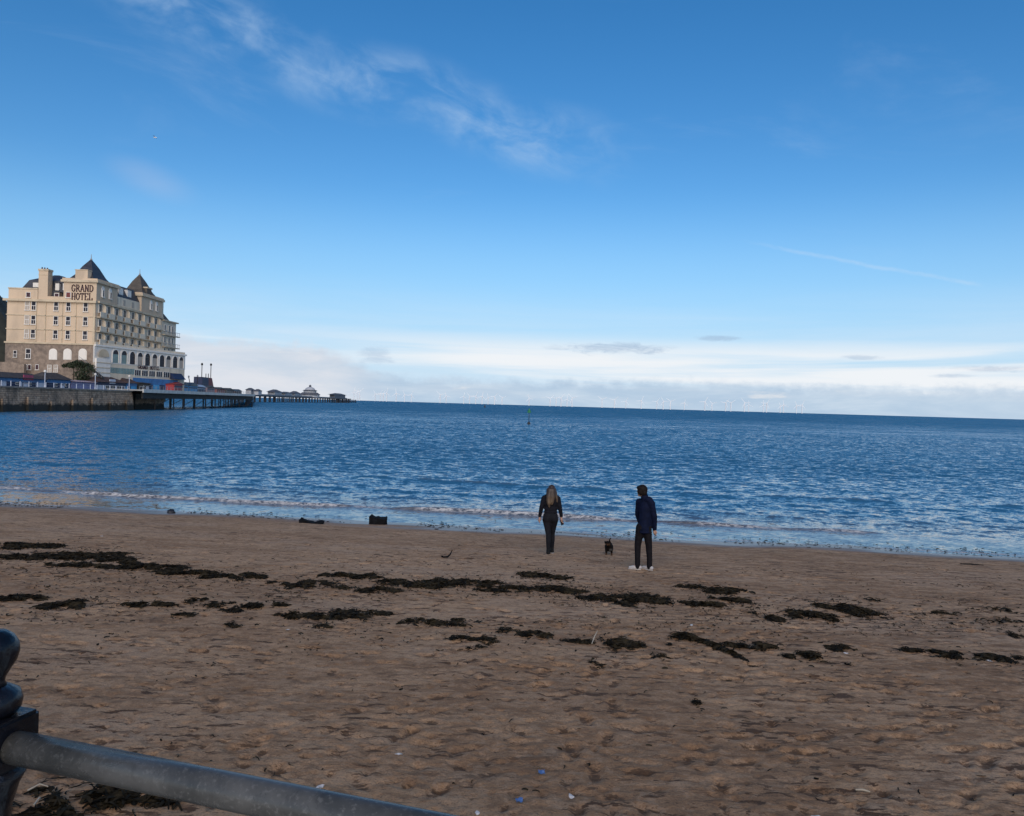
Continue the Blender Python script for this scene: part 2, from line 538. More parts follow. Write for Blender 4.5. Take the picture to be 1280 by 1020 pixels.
# walked lines of footprints
for (x0, y0, x1, y1) in ((-3, 5.5, 7, 13.0), (6.5, 5.8, -1.5, 12.4), (-6, 9, 5, 8.2), (0.6, 5.5, 2.2, 15.2), (9, 9, 2.9, 15.4), (-9, 12, 0.5, 17.4), (1.5, 6, 8.5, 9.2), (3.5, 5.6, 9.5, 12), (-1, 6.4, 5, 6.6), (2.7, 15.5, 7.5, 15.8)):
    n = int(math.hypot(x1 - x0, y1 - y0) / 0.36)
    a = math.atan2(y1 - y0, x1 - x0)
    for k in range(n):
        f = k / n; o_ = 0.11 * (-1) ** k
        stamp(x0 + (x1 - x0) * f - math.sin(a) * o_ + fr.normal(0, .04), y0 + (y1 - y0) * f + math.cos(a) * o_ + fr.normal(0, .04), a + fr.normal(0, .15), 0.15, 0.062, fr.uniform(0.010, 0.024), 0.35)

def relief_at(x, y, relief=relief):
    u = np.clip((x - RX0) / RD, 0, len(gxs) - 1.001); v = np.clip((y - RY0) / RD, 0, len(gys) - 1.001)
    i = u.astype(int); j = v.astype(int); fx = u - i; fy = v - j
    r_ = (relief[j, i] * (1 - fx) + relief[j, i + 1] * fx) * (1 - fy) + (relief[j + 1, i] * (1 - fx) + relief[j + 1, i + 1] * fx) * fy
    ins = (x > RX0) & (x < RX1) & (y > RY0) & (y < RY1)
    edge = np.minimum(np.minimum(x - RX0, RX1 - x), np.minimum(y - RY0, RY1 - y))
    return np.where(ins, r_ * sstep(edge, 0, 1.0), 0)

def sand_z(x, y):
    return float(beach_z(x, y) + relief_at(np.array([float(x)]), np.array([float(y)]))[0])

ys = [1.5]
while ys[-1] < 30:
    ys.append(ys[-1] + 0.021 + 0.0016 * max(0, ys[-1] - 4))
ys = np.array(ys + [33, 38, 46, 60, 85, 130, 220, 320])
u = np.concatenate([[-400, -120, -40, -14, -6, -3, -1.8, -1.3], np.linspace(-1, 1, 620), [1.3, 1.8, 3, 6, 14, 40, 120, 400]])
UU, YY = np.meshgrid(u, ys)
HW = 0.70 * np.minimum(YY, 32) + 2.2
XX = np.where(np.abs(UU) <= 1, UU * HW, np.sign(UU) * (HW + (np.abs(UU) - 1) * 2.5))
ZZ = beach_z(XX, YY) + relief_at(XX, YY)
SS = (SHORE_Y + SHORE_K * XX - YY) * 0.989
wet = sstep(SS + fbm(XX * 0.35, YY * 0.9, 3) * 1.6, 2.3, 0.25)
dent_sh = relief_at(XX, YY, dent_shade)
sand = grid_mesh('beach_sand', XX, YY, ZZ, sand_material(), {'wet': wet, 'dent_shade': dent_sh})
tag(sand, 'brown sandy beach sloping to the water', kind='structure')

# ------------------------------------------------------------------ sea
def sea_material():
    m_ = bpy.data.materials.new('sea_water'); m_.use_nodes = True
    t = NT(m_.node_tree); b = t.n['Principled BSDF']
    co = t.new('ShaderNodeTexCoord').outputs['Object']
    A = lambda nm: t.new('ShaderNodeAttribute', attribute_name=nm).outputs['Fac']
    foam, shal, chop = A('foam'), A('shal'), A('chop')
    big = t.noise(t.mapping(co, (0.010, 0.035, 1)), 1.0, 4, 0.55)
    c = t.mix(t.step(big, 0.35, 0.65), (0.020, 0.098, 0.182), (0.028, 0.120, 0.215))
    c = t.mix(shal, c, (0.115, 0.098, 0.088))
    fn = t.noise(t.mapping(co, (1.0, 1.6, 1)), 5.0, 6, 0.68, 0.6)
    fm = t.mul(foam, t.step(fn, 0.40, 0.60))
    c = t.mix(fm, c, (0.62, 0.58, 0.54))
    t.put(b.inputs['Base Color'], c)
    b.inputs['IOR'].default_value = 1.333
    t.put(b.inputs['Roughness'], t.lin(fm, 0, 1, 0.07, 0.7))
    # short chop as normal variation, so that it survives to the horizon
    def ncol(vec, scale, detail, rough, dist):
        n = t.new('ShaderNodeTexNoise')
        for k_, v_ in (('Scale', scale), ('Detail', detail), ('Roughness', rough), ('Distortion', dist)):
            n.inputs[k_].default_value = v_
        t.l.new(vec, n.inputs['Vector'])
        return n.outputs['Color']
    def vm(op, a, b_):
        n = t.new('ShaderNodeVectorMath', operation=op)
        t.put(n.inputs[0], a); t.put(n.inputs[1], b_)
        return n.outputs[0]
    s1 = vm('SUBTRACT', ncol(t.mapping(co, (0.85, 1.15, 1), (0, 0, R(6))), 1.7, 4, 0.55, 0.3), (0.5, 0.5, 0.5))
    s2 = vm('SUBTRACT', ncol(t.mapping(co, (0.9, 1.2, 1), (0, 0, R(-8))), 6.0, 3, 0.6, 0.4), (0.5, 0.5, 0.5))
    s0 = vm('SUBTRACT', ncol(t.mapping(co, (0.06, 0.20, 1)), 1.0, 4, 0.6, 0.3), (0.5, 0.5, 0.5))
    far_ = t.step(t.xyz(co)[1], 60, 200)
    sl = vm('ADD', vm('MULTIPLY', s1, (0.55, 0.95, 0)), vm('MULTIPLY', s2, (0.7, 1.0, 0)))
    sl = vm('ADD', sl, vm('MULTIPLY', s0, t.comb(0.0, t.mul(far_, 0.55), 0.0)))
    sl = vm('MULTIPLY', sl, t.comb(chop, chop, 0.0))
    tilt = t.mul(t.step(t.xyz(co)[1], 23, 60), -0.18)
    tilt = t.add(tilt, t.mul(t.step(t.xyz(co)[1], 70, 450), -0.14))
    sl = vm('ADD', sl, t.comb(0.0, tilt, 0.0))
    nn = vm('NORMALIZE', vm('ADD', t.new('ShaderNodeNewGeometry').outputs['Normal'], sl), (0, 0, 0))
    t.l.new(nn, b.inputs['Normal'])
    return m_

rs = [-2.2]
while rs[-1] < 190:
    rs.append(rs[-1] + 0.050 * ((rs[-1] + 24.7) / 24.0) ** 1.22)
while rs[-1] < 60000:
    rs.append(rs[-1] * 1.05 + 1)
rs = np.array(rs)
u = np.concatenate([[-60, -20, -7, -3, -1.8, -1.3], np.linspace(-1, 1, 520), [1.3, 1.8, 3, 7, 20, 60]])
UU, RR = np.meshgrid(u, rs)
HW = 0.74 * (24.7 + RR) + 3.0
XX = np.where(np.abs(UU) <= 1, UU * HW, np.sign(UU) * (HW * np.abs(UU)))
lim = np.minimum(np.abs(XX), 120) * np.sign(XX)
YY = SHORE_Y + SHORE_K * lim * sstep(RR, 400, 20) + RR
S_ = -RR                                     # metres landward of the still-water line
dep = np.clip(RR, 0, None)
sp = np.maximum(HW * 2 / 520, 0.05 * ((RR + 24.7) / 24.0) ** 1.22)
ZZ = np.zeros_like(XX)
wr = np.random.default_rng(5)
# sheltered water under the wall at the left is calmer
side = XX / np.maximum(YY, 1.0)
chop = 0.90 + 0.10 * sstep(side + 0.05 * fbm(XX * 0.05, YY * 0.03, 3), -0.50, -0.36)
grow = sstep(RR, 1.0, 10.0)
fade = sstep(RR, 185, 120)
for k in range(64):
    lam = 0.5 * (4.2 / 0.5) ** wr.random()
    th = wr.normal(0.0, 0.62)
    kx, ky = math.sin(th) * 2 * math.pi / lam, math.cos(th) * 2 * math.pi / lam
    amp = 0.0026 * lam ** 0.6 * wr.uniform(0.6, 1.3)
    vis = sstep(lam / sp, 2.2, 4.5)
    ph = kx * XX + ky * YY + wr.uniform(0, 6.28) + 1.8 * fbm(XX * 0.21 + k, YY * 0.23, 2)
    w_ = np.cos(ph)
    ZZ += amp * vis * (w_ + 0.28 * np.cos(2 * ph))
ZZ *= grow * fade * chop
# swell lines that steepen and break along the beach
foam = np.zeros_like(XX)
for (r0, hgt, wid, fo, seed) in ((3.3, 0.12, 0.42, 1.0, 1.0), (6.5, 0.05, 0.60, 0.0, 5.0), (9.5, 0.055, 0.80, 0.0, 9.0), (14.0, 0.11, 1.0, 0.0, 13.0), (21, .04, 1.3, 0, 17.)):
    cr = r0 + 1.1 * fbm(XX * 0.09 + seed, XX * 0 + seed, 3) * (0.6 + r0 * 0.12) + 0.18 * fbm(XX * 0.9, XX * 0 + seed, 2)
    am = np.clip(fbm(XX * 0.20 + 31 * seed, XX * 0 + 2 * seed, 3) * 1.7 + 0.45, 0, 1.1) * (0.25 + 0.75 * chop)
    d_ = RR - cr
    sh = np.where(d_ < 0, np.exp(-(d_ / (wid * 0.42)) ** 2), np.exp(-(d_ / (wid * 1.15)) ** 2))
    ZZ += hgt * am * sh * sstep(RR, 0.4, 2.2)
    if fo:
        foam = np.maximum(foam, np.exp(-((d_ + 0.10) / 0.20) ** 2) * sstep(am + 0.9 * fbm(XX * .8, XX * 0 + 8, 3), 0.28, 0.75) * 1.0)
        foam = np.maximum(foam, sstep(d_, -2.6, -0.25) * sstep(d_, 0.1, -0.2) * 0.22 * (0.4 + 0.6 * chop) * sstep(RR, 0.0, 0.3))
# lace of foam at the very edge
edge_n = 0.25 * fbm(XX * 0.7, XX * 0 + 3, 3)
foam = np.maximum(foam, np.exp(-((RR - 0.16 - edge_n) / 0.15) ** 2) * 0.9)
foam = np.maximum(foam, np.exp(-((RR - 1.3 - 1.6 * fbm(XX * 0.3 + 9, XX * 0 + 6, 4)) / 0.16) ** 2) * 0.55 * sstep(fbm(XX * .25 + 20, XX * 0 + 2, 3), -.1, .2))
shal = sstep(RR + 1.5 * fbm(XX * 0.2, YY * 0.3, 3), 9.0, 0.5)
shal = np.maximum(shal, sstep(ZZ, 0.05, 0.14) * sstep(RR, 22, 6) * 0.6)
chop_m = chop * (0.22 + 0.78 * sstep(RR, 1.5, 6.0))
sea = grid_mesh('sea_water', XX, YY, ZZ, sea_material(), {'foam': foam, 'shal': shal, 'chop': chop_m})
tag(sea, 'choppy blue sea reaching the horizon', kind='structure')
# ------------------------------------------------------------------ promenade under the camera
PZ = EYE - 1.58
RAIL_L = at(25, 935.5, 0.985)
RAIL_R = on_z(536, 1039.5, RAIL_L.z)
RD_ = (RAIL_R - RAIL_L).normalized()                 # along the railing, to the right
RN_ = Vector((-RD_.y, RD_.x, 0))                     # towards the sea
def railframe(p):
    q = Vector((RAIL_L.x, RAIL_L.y, 0)) + RD_ * p.x + RN_ * p.y
    return Vector((q.x, q.y, p.z))
paving = mat('promenade_paving', (0.22, 0.20, 0.18), 0.85, 0.2, 1.5, bump=0.3, bscale=30)
concrete = mat('wall_concrete', (0.24, 0.22, 0.20), 0.9, 0.2, 0.8, bump=0.4, bscale=12, stain=(0.08, 0.08, 0.07), stain_amt=0.5)
tag(MB(railframe).box(-60, 60, -9.0, -0.16, PZ - 0.25, PZ).build('promenade', paving), 'paved promenade above the beach', kind='structure')
tag(MB(railframe).box(-60, 60, -0.158, 0.20, PZ - 2.6, PZ + 0.06).build('promenade_edge_wall', concrete), 'low concrete sea wall under the railing', 'wall')

# ------------------------------------------------------------------ headland quay under the hotel
W0 = on_z(0, 514.6, 0.0); W1 = on_z(229, 512.0, 0.0)
WD = (W1 - W0).normalized(); WN = Vector((WD.y, -WD.x, 0))       # along (away from us) and outwards (to the water, +x)
WL = (W1 - W0).length
def quay(p):                                                      # t along, n outwards, z
    q = W0 + WD * p.x + WN * p.y
    return Vector((q.x, q.y, p.z))
def on_quay(px, py, n=0.0):
    """t, z where a pixel's ray meets the vertical plane n metres outside the wall line"""
    d = ray(px, py); o = W0 + WN * n
    k = (o.x * WN.x + o.y * WN.y) / (d.x * WN.x + d.y * WN.y)
    q = Vector((d.x * k, d.y * k, EYE + d.z * k))
    return (q - W0).dot(WD), q.z
QZ = 4.55
WE = on_quay(166, 500)[0]                            # here the wall face ends under the pier deck

def stone_mat():
    m_ = bpy.data.materials.new('sea_wall_stone'); m_.use_nodes = True
    t = NT(m_.node_tree); b = t.n['Principled BSDF']
    co = t.new('ShaderNodeTexCoord').outputs['Object']
    x, y, z = t.xyz(co)
    br = t.new('ShaderNodeTexBrick')
    t.l.new(t.comb(t.add(y, t.mul(x, .3)), z), br.inputs['Vector'])
    br.inputs['Scale'].default_value = 1.0
    br.inputs['Brick Width'].default_value = 1.1; br.inputs['Row Height'].default_value = 0.42; br.inputs['Mortar Size'].default_value = 0.03
    br.inputs['Color1'].default_value = (0.43, 0.31, 0.21, 1); br.inputs['Color2'].default_value = (0.27, 0.19, 0.13, 1); br.inputs['Mortar'].default_value = (0.05, 0.045, 0.04, 1)
    n1 = t.noise(t.mapping(co, (1, 0.35, 0.12)), 1.0, 6, 0.65, 0.5)
    n2 = t.noise(co, 0.9, 6, 0.7)
    c = t.mix(t.mul(t.step(n1, 0.46, 0.62), 0.70), br.outputs['Color'], (0.045, 0.042, 0.036))
    c = t.mix(t.mul(t.step(n2, 0.50, 0.70), 0.75), c, (0.44, 0.36, 0.28))
    # tide line: weed-covered below the high water mark
    tide = t.step(t.add(z, t.mul(t.sub(n2, 0.5), 2.0)), 1.9, 1.1)
    c = t.mix(tide, c, (0.018, 0.018, 0.014))
    t.put(b.inputs['Base Color'], c); b.inputs['Roughness'].default_value = 0.85
    bp = t.new('ShaderNodeBump'); bp.inputs['Distance'].default_value = 0.1; bp.inputs['Strength'].default_value = 0.8
    t.put(bp.inputs['Height'], t.add(t.mul(br.outputs['Fac'], -0.6), n2)); t.l.new(bp.outputs[0], b.inputs['Normal'])
    return m_
STONE = stone_mat()
wall = thing('sea_wall', quay(Vector((0, 0, 0))), 'high dark rubble stone sea wall below the hotel, weed-stained at its foot', 'sea wall')
mb = MB(quay)
# battered face with piers
mb.poly([(-70, 0.6, -2), (WE, 0.6, -2), (WE, -0.25, QZ), (-70, -0.25, QZ), (-70, -2.5, -2), (WE, -2.5, -2), (WE, -2.5, QZ), (-70, -2.5, QZ)],
        [(0, 1, 2, 3), (4, 7, 6, 5), (3, 2, 6, 7), (0, 3, 7, 4), (1, 5, 6, 2)])
mb.build('wall_face', STONE, wall)
MB(quay).box(-70, WE, -0.9, 0.05, QZ + 0.004, QZ + 0.28).build('coping', concrete, wall)
for k in range(14):
    tt = -22 + k * 7.2
    if tt > WE - 3: break
    MB(quay).box(tt, tt + 1.3, 0.2, 0.95, -2, 2.4 + 0.5 * math.sin(k * 2.1), 0.95, 0.4).build('buttress', STONE, wall)
quay_top = MB(quay).box(-70, WE, -70, -0.9, 2.0, QZ).box(WE, WL + 1, -70, -5.6, 2.0, QZ - .004).build('quay_pavement', paving)
tag(quay_top, kind='structure')

MB(quay).box(WE, WL, -9, -5.5, -2, QZ - 0.02).build('shaded_abutment', STONE, wall)
# ------------------------------------------------------------------ hill behind the hotel
hx = np.linspace(-420, -70, 90); hy = np.linspace(205, 620, 90)
HX, HY = np.meshgrid(hx, hy)
lf = sstep(HX + 0.60 * HY, 12, -22) * sstep(HY, 205, 232)
HZ = -3 + lf * (35 + 0.12 * np.clip(-150 - HX, 0, 300) + 7 * fbm(HX * 0.05, HY * 0.05, 4) + 4 * fbm(HX * .25, HY * .25, 3)) 
hill_m = mat('hill_scrub', (0.035, 0.036, 0.026), 0.95, 0.5, 0.12, bump=1.0, bscale=0.6)
hill = grid_mesh('hillside', HX, HY, HZ, hill_m)
tag(hill, 'dark wooded hillside behind the hotel', kind='structure')

# ------------------------------------------------------------------ hotel
HY0 = 190.0
HX0 = at(119, 405, HY0).x                             # the corner where the two facades meet
cream = mat('cream_render', (0.60, 0.455, 0.315), 0.85, 0.06, 0.25, stain=(0.34, 0.27, 0.20), stain_amt=0.6, stain_scale=0.18, vstretch=4)
cream2 = mat('pale_render', (0.72, 0.60, 0.45), 0.85, 0.08, 0.3, stain=(0.34, 0.31, 0.26), stain_amt=0.6, stain_scale=0.35, vstretch=5)
white = mat('white_render', (0.78, 0.72, 0.64), 0.8, 0.06, 0.3, stain=(0.45, 0.42, 0.40), stain_amt=0.35, stain_scale=0.3, vstretch=4)
trim = mat('cornice_paint', (0.56, 0.45, 0.31), 0.8, 0.1, 0.5, stain=(0.25, 0.20, 0.15), stain_amt=0.5)
stone = mat('hotel_stone', (0.25, 0.19, 0.145), 0.9, 0.25, 1.2, bump=0.8, bscale=2.5, stain=(0.10, 0.08, 0.07), stain_amt=0.7, stain_scale=0.25)
slate = mat('roof_slate', (0.040, 0.042, 0.052), 0.55, 0.3, 1.2, bump=0.4, bscale=6)
slate_b = mat('brown_slate', (0.085, 0.070, 0.055), 0.7, 0.3, 0.8, bump=0.4, bscale=6)
glass = mat('dark_window_glass', (0.020, 0.018, 0.026), 0.3, 0.4, 0.5, spec=0.2)
glass_s = mat('grey_window_glass', (0.13, 0.135, 0.13), 0.4, 0.4, 0.6, spec=0.2)
glass_g = mat('green_window_glass', (0.16, 0.24, 0.23), 0.25, 0.2, 0.5)
blind = mat('window_blind', (0.40, 0.34, 0.28), 0.7, 0.15, 0.5)
frame_w = mat('window_frame_white', (0.72, 0.68, 0.62), 0.6, 0.05, 1.0)
maroon = mat('sign_maroon', (0.045, 0.014, 0.022), 0.5, 0.1, 1.0)
wood_red = mat('red_shutter', (0.16, 0.035, 0.03), 0.6, 0.2, 1.0)
dark_metal = mat('dark_ironwork', (0.035, 0.035, 0.038), 0.6, 0.3, 1.0)
grey_metal = mat('grey_ironwork', (0.30, 0.31, 0.32), 0.6, 0.2, 1.0)

hotel = thing('hotel_building', (HX0, HY0, QZ), 'large cream Victorian seafront hotel with two slate tower roofs above the sea wall', 'hotel')
def fx(px, py=400): return at(px, py, HY0).x
def fz(px, py): return at(px, py, HY0).z
def sy(px, py=400): return on_x(px, py, HX0).y
def sz(px, py): return on_x(px, py, HX0).z
ZC = fz(60, 376.0)          # main cornice
ZS = fz(60, 429.0)          # foot of the painted storeys
ZT = fz(98, 350.5)          # top of tower walls
YT1 = sy(144.5); YT2 = sy(175.8); YT3 = sy(201.0); YE = sy(219.0)
XL = fx(8.5)
B = lambda: MB()
# walls
B().box(XL, HX0, HY0, HY0 + 14, ZS, ZC).build('painted_wall', cream, hotel)
B().box(XL - 0.15, HX0 - 0.1, HY0 - 0.12, HY0 + 14, QZ, ZS - 0.02).build('stone_wall', stone, hotel)
B().box(HX0 - 15, HX0 - 0.002, HY0 + 14.002, YT3, QZ, ZC).build('side_wall', cream2, hotel)
mb = B(); mb.box(HX0 - 0.9, HX0 + 0.004, HY0 + 0.35, HY0 + 14, ZS, ZC - 0.05); mb.build('side_wall', cream2, hotel)
B().box(HX0 - 12, HX0 + 0.3, YT3 + 0.002, YE, QZ, sz(206, 401.7)).build('end_wall', cream2, hotel)
# cornices and string courses on the front
for py, h, pr in ((376.0, 0.55, 0.7), (394.3, 0.22, 0.16), (412.0, 0.22, 0.16), (429.0, 0.40, 0.35)):
    z = fz(60, py)
    B().box(XL - pr, HX0 + pr * 0.6, HY0 - pr, HY0 - 0.002, z - h / 2, z + h / 2).build('cornice' if h > 0.3 else 'string_course', trim, hotel)
# downpipes and pilaster strips
for px in (45.5, 57.0, 78.0, 95.0):
    x = fx(px); B().box(x - 0.09, x + 0.09, HY0 - 0.16, HY0 - 0.004, ZS + 0.3, ZC - 0.3).build('downpipe', trim, hotel)
x = fx(117.6); B().box(x - 0.25, x + 0.25, HY0 - 0.14, HY0 - 0.004, ZS + 0.3, ZT - .6).build('pilaster', trim, hotel)
# attic parapet on the left, chimney, low parapet
zp = fz(25, 361.0)
B().box(fx(9.5), fx(46), HY0 + 0.1, HY0 + 1.2, ZC + 0.28, zp).build('parapet', cream, hotel)
B().box(fx(9.0), fx(46.2), HY0 - 0.05, HY0 + 1.35, zp + 0.002, zp + 0.3).build('parapet_cap', trim, hotel)
ch = B().box(fx(46.8), fx(58.5), HY0 + 0.05, HY0 + 1.9, ZC + 0.28, fz(52, 338.5)).build('chimney_stack', cream, hotel)
B().box(fx(46.2), fx(59.2), HY0 - 0.1, HY0 + 2.0, fz(52, 338.4), fz(52, 336.0)).build('chimney_cap', trim, ch)
B().box(fx(46.6), fx(58.8), HY0 - 0.02, HY0 + 1.95, fz(52, 343.8), fz(52, 343.0)).build('chimney_band', trim, ch)
for k, px in enumerate((49.2, 51.2, 53.3)):
    B().lathe((fx(px), HY0 + 0.6 + k * .4, fz(52, 336.0)), [(0.18, 0), (0.15, 0.5)], 8).build('chimney_pot', maroon, ch)
B().box(fx(58.6), fx(79), HY0 + 0.02, HY0 + 0.8, ZC + 0.28, fz(68, 370.5)).build('parapet', cream, hotel)
# mansard roof of the front wing: steep slope, flat crown
def mansard(x0, x1, y0, y1, z0, z1, inset, m_, name='roof', ins_l=None):
    il = inset if ins_l is None else ins_l
    B().poly([(x0, y0, z0), (x1, y0, z0), (x1, y1, z0), (x0, y1, z0), (x0 + il, y0 + inset, z1), (x1 - inset, y0 + inset, z1), (x1 - inset, y1 - inset, z1), (x0 + il, y1 - inset, z1)],
             [(0, 1, 5, 4), (1, 2, 6, 5), (2, 3, 7, 6), (3, 0, 4, 7), (4, 5, 6, 7), (0, 3, 2, 1)]).build(name, m_, hotel)
zb1 = at(26, 349.5, HY0 + 2.6).z
mansard(fx(10), fx(79.5), HY0 + 1.25, HY0 + 13.5, ZC + 0.3, zb1, 1.6, slate, ins_l=3.2)
mansard(fx(10) + 3.2, fx(79.5) - 1.6, HY0 + 2.85, HY0 + 11.9, zb1 + 0.002, at(48, 343.3, HY0 + 6).z, 3.4, slate, 'roof_crown', ins_l=4.2)
# dormers on the front roof
def dormer(x0, x1, y0, y1, z0, z1, mw, axis='y'):
    d = B().box(x0, x1, y0, y1, z0, z1).build('dormer', mw, hotel)
    if axis == 'y':
        MB().box(x0 - 0.1, x1 + 0.1, y0 - 0.15, y1, z1 + 0.002, z1 + 0.18).build('dormer_roof', slate, d)
        MB().box(x0 + 0.22, x1 - 0.22, y0 - 0.05, y0 - 0.003, z0 + 0.3, z1 - 0.2).build('pane', frame_w, d)
    else:
        MB().box(x0, x1 + 0.15, y0 - 0.1, y1 + 0.1, z1 + 0.002, z1 + 0.18).build('dormer_roof', slate, d)
        MB().box(x1 + 0.003, x1 + 0.05, y0 + 0.22, y1 - 0.22, z0 + 0.3, z1 - 0.2).build('pane', frame_w, d)
dormer(fx(34), fx(41.4), HY0 + 1.9, HY0 + 5, fz(38, 357.5), fz(38, 351.5), frame_w)
for px in (65.0, 74.5):
    dormer(fx(px - 2.4), fx(px + 2.4), HY0 + 1.8, HY0 + 5, fz(px, 361.5), fz(px, 352.5), frame_w)
dormer(fx(65.5), fx(72), HY0 + 0.5, HY0 + 4, fz(68, 373.6), fz(68, 365.0), stone)
# towers
def tower(y0, y1, x0, zt, apex_z, fin_z, apex_x):
    xm = (x0 + HX0) / 2; ym = (y0 + y1) / 2
    B().box(x0, HX0 + 0.25, y0 - 0.25, y1 + 0.2, ZC + 0.27, zt - 0.5).build('tower_wall', cream, hotel)
    B().box(x0 - 0.5, HX0 + 0.8, y0 - 0.75, y1 + 0.7, zt - 0.498, zt + 0.05).build('tower_cornice', trim, hotel)
    B().box(x0 - 0.25, HX0 + 0.55, y0 - 0.5, y1 + 0.45, zt + 0.052, zt + 0.5).build('tower_parapet', cream, hotel)
    hw, hd = 2.75, 3.9
    xm = apex_x
    rings = []
    m_ = MB(); prof = [(1.12, zt + 0.4), (0.80, zt + 0.4 + (apex_z - zt) * 0.22), (0.44, zt + .4 + (apex_z - zt) * 0.60), (0.03, apex_z)]
    i0 = []
    for k, z in prof:
        i0.append(m_.pts([(xm - hw * k, ym - hd * k, z), (xm + hw * k, ym - hd * k, z), (xm + hw * k, ym + hd * k, z), (xm - hw * k, ym + hd * k, z)]))
    for a, b_ in zip(i0, i0[1:]):
        for j in range(4):
            m_.q.append((a + j, a + (j + 1) % 4, b_ + (j + 1) % 4, b_ + j))
    m_.q.append((i0[-1], i0[-1] + 1, i0[-1] + 2, i0[-1] + 3)); m_.q.append((i0[0] + 3, i0[0] + 2, i0[0] + 1, i0[0]))
    rf = m_.build('tower_roof', slate if y0 < HY0 + 5 else slate_b, hotel)
    MB().lathe((xm, ym, apex_z - 0.3), [(0.22, 0), (0.30, 0.3), (0.10, 0.6), (0.06, fin_z - apex_z + 0.3)], 8).build('finial', grey_metal, rf)
AP1 = at(114.5, 324.5, HY0 + 5); AP2 = at(174.8, 343.0, (YT2 + YT3) / 2)
tower(HY0, YT1, fx(79.3), ZT, AP1.z, at(114.5, 318, HY0 + 5).z, AP1.x)
tower(YT2, YT3, HX0 - 8.2, ZT, AP2.z, at(174.8, 336.5, (YT2 + YT3) / 2).z, AP2.x)
B().box(fx(93.5), fx(109), HY0 - 0.3, HY0 + 1.4, ZT + 0.5, fz(101, 338.0)).build('chimney_block', cream, hotel)
B().box(fx(93), fx(109.5), HY0 - 0.4, HY0 + 1.5, fz(101, 338.0) + 0.002, fz(101, 337.0)).build('chimney_block_cap', trim, hotel)
# roof between the towers, with dormers
zr0 = ZC + 2.9; zr1 = ZC + 6.2
B().box(HX0 - 1.2, HX0 - 0.15, YT1 + .22, YT2 - .27, ZC + 0.28, zr0).build('attic_wall', cream2, hotel)
mansard(HX0 - 14, HX0 - 0.25, YT1 - 1, YT2 + 1, zr0 + 0.002, zr1, 1.6, slate)
for px in (153.2, 163.5):
    y = sy(px); dormer(HX0 - 3, HX0 - 0.55, y - 1.05, y + 1.05, zr0 + 0.75, zr0 + 2.6, frame_w, 'x')
for px in (146.5, 155.5, 166):
    y = sy(px)
    wv = B().box(HX0 - 0.15, HX0 - 0.09, y - 0.5, y + 0.5, ZC + 0.9, ZC + 2.4).build('attic_window', blind, hotel)
# end roofs and chimneys beyond the second tower
for (p0, p1, t0, w0_) in ((185.5, 191.0, 361.0, 3.5), (200.5, 206.5, 375.5, 3.0)):
    y0, y1 = sy(p0), sy(p1); z1 = sz((p0 + p1) / 2, t0)
    zb = ZT if p0 < 195 else ZC
    c_ = B().box(HX0 - 2.6 if p0 < 195 else HX0 - 3.0, HX0 - 0.6, y0, y1, zb - 3.5, z1).build('chimney_stack', slate_b if p0 < 195 else cream2, hotel)
    B().box(HX0 - 2.8 if p0 < 195 else HX0 - 3.2, HX0 - 0.4, y0 - .2, y1 + .2, z1 + .002, z1 + 0.4).build('chimney_cap', trim, c_)
ze = sz(206, 401.7)
mansard(HX0 - 9, HX0 - 0.4, YT3 + 0.3, YE - 2.5, ze + 0.35, ze + 3.2, 1.8, slate_b)
B().box(HX0 - 12, HX0 + 0.9, YT3 + 0.3, YE + 0.6, ze + 0.002, ze + 0.35).build('end_cornice', trim, hotel)

# windows: frame mesh with a pane as its sub-part, copied along the facade
def window_proto(wd, ht, pane_m, bars=True, arched=False):
    """in local coords: faces -Y, origin at bottom centre"""
    fr_ = MB(); t = 0.11
    if arched:
        n = 9; r_ = wd / 2
        arc = [(-r_, 0, 0)] + [(-r_ * math.cos(math.pi * k / (n - 1)), 0, ht - r_ + r_ * math.sin(math.pi * k / (n - 1))) for k in range(n)] + [(r_, 0, 0)]
        fr_.prism([(x_ * 1.22, -0.10, z_ * 1.06 - 0.05) for x_, _, z_ in arc], (0, 0.12, 0))
    else:
        fr_.box(-wd / 2 - t, -wd / 2, -0.14, 0.02, -t, ht + t); fr_.box(wd / 2, wd / 2 + t, -0.14, 0.02, -t, ht + t)
        fr_.box(-wd / 2, wd / 2, -0.14, 0.02, ht, ht + t); fr_.box(-wd / 2 - 0.2, wd / 2 + 0.2, -0.26, 0.02, -t - 0.16, -t - 0.002)
        if bars:
            fr_.box(-wd / 2, wd / 2, -0.10, 0.0, ht * 0.5 - 0.06, ht * 0.5 + 0.06)
            fr_.box(-0.04, 0.04, -0.09, 0.0, 0, ht * 0.46)
    f_ = fr_.build('window', frame_w if not arched else white)
    pn = MB()
    if arched:
        pn.prism([(x_ * 0.98, -0.15, max(0.08, z_ * 0.97)) for x_, _, z_ in arc], (0, 0.049, 0))
    else:
        pn.box(-wd / 2 + .002, wd / 2 - .002, -0.06, -0.004, 0.002, ht - .002)
    p_ = pn.build('pane', pane_m)
    p_.parent = f_
    return f_
used = set()
def put(proto, loc, rz=0.0, sx=1.0, sz_=1.0, parent=None):
    parent = parent or hotel
    if proto.name in used:
        o = copy_tree(proto)
    else:
        o = proto; used.add(proto.name)
    o.parent = parent
    o.location = Vector(loc) - wloc(parent)
    o.rotation_euler = (0, 0, rz)
    o.scale = (sx, 1, sz_)
    return o
w_dark = window_proto(0.95, 1.95, glass)
w_blind = window_proto(0.95, 1.95, blind)
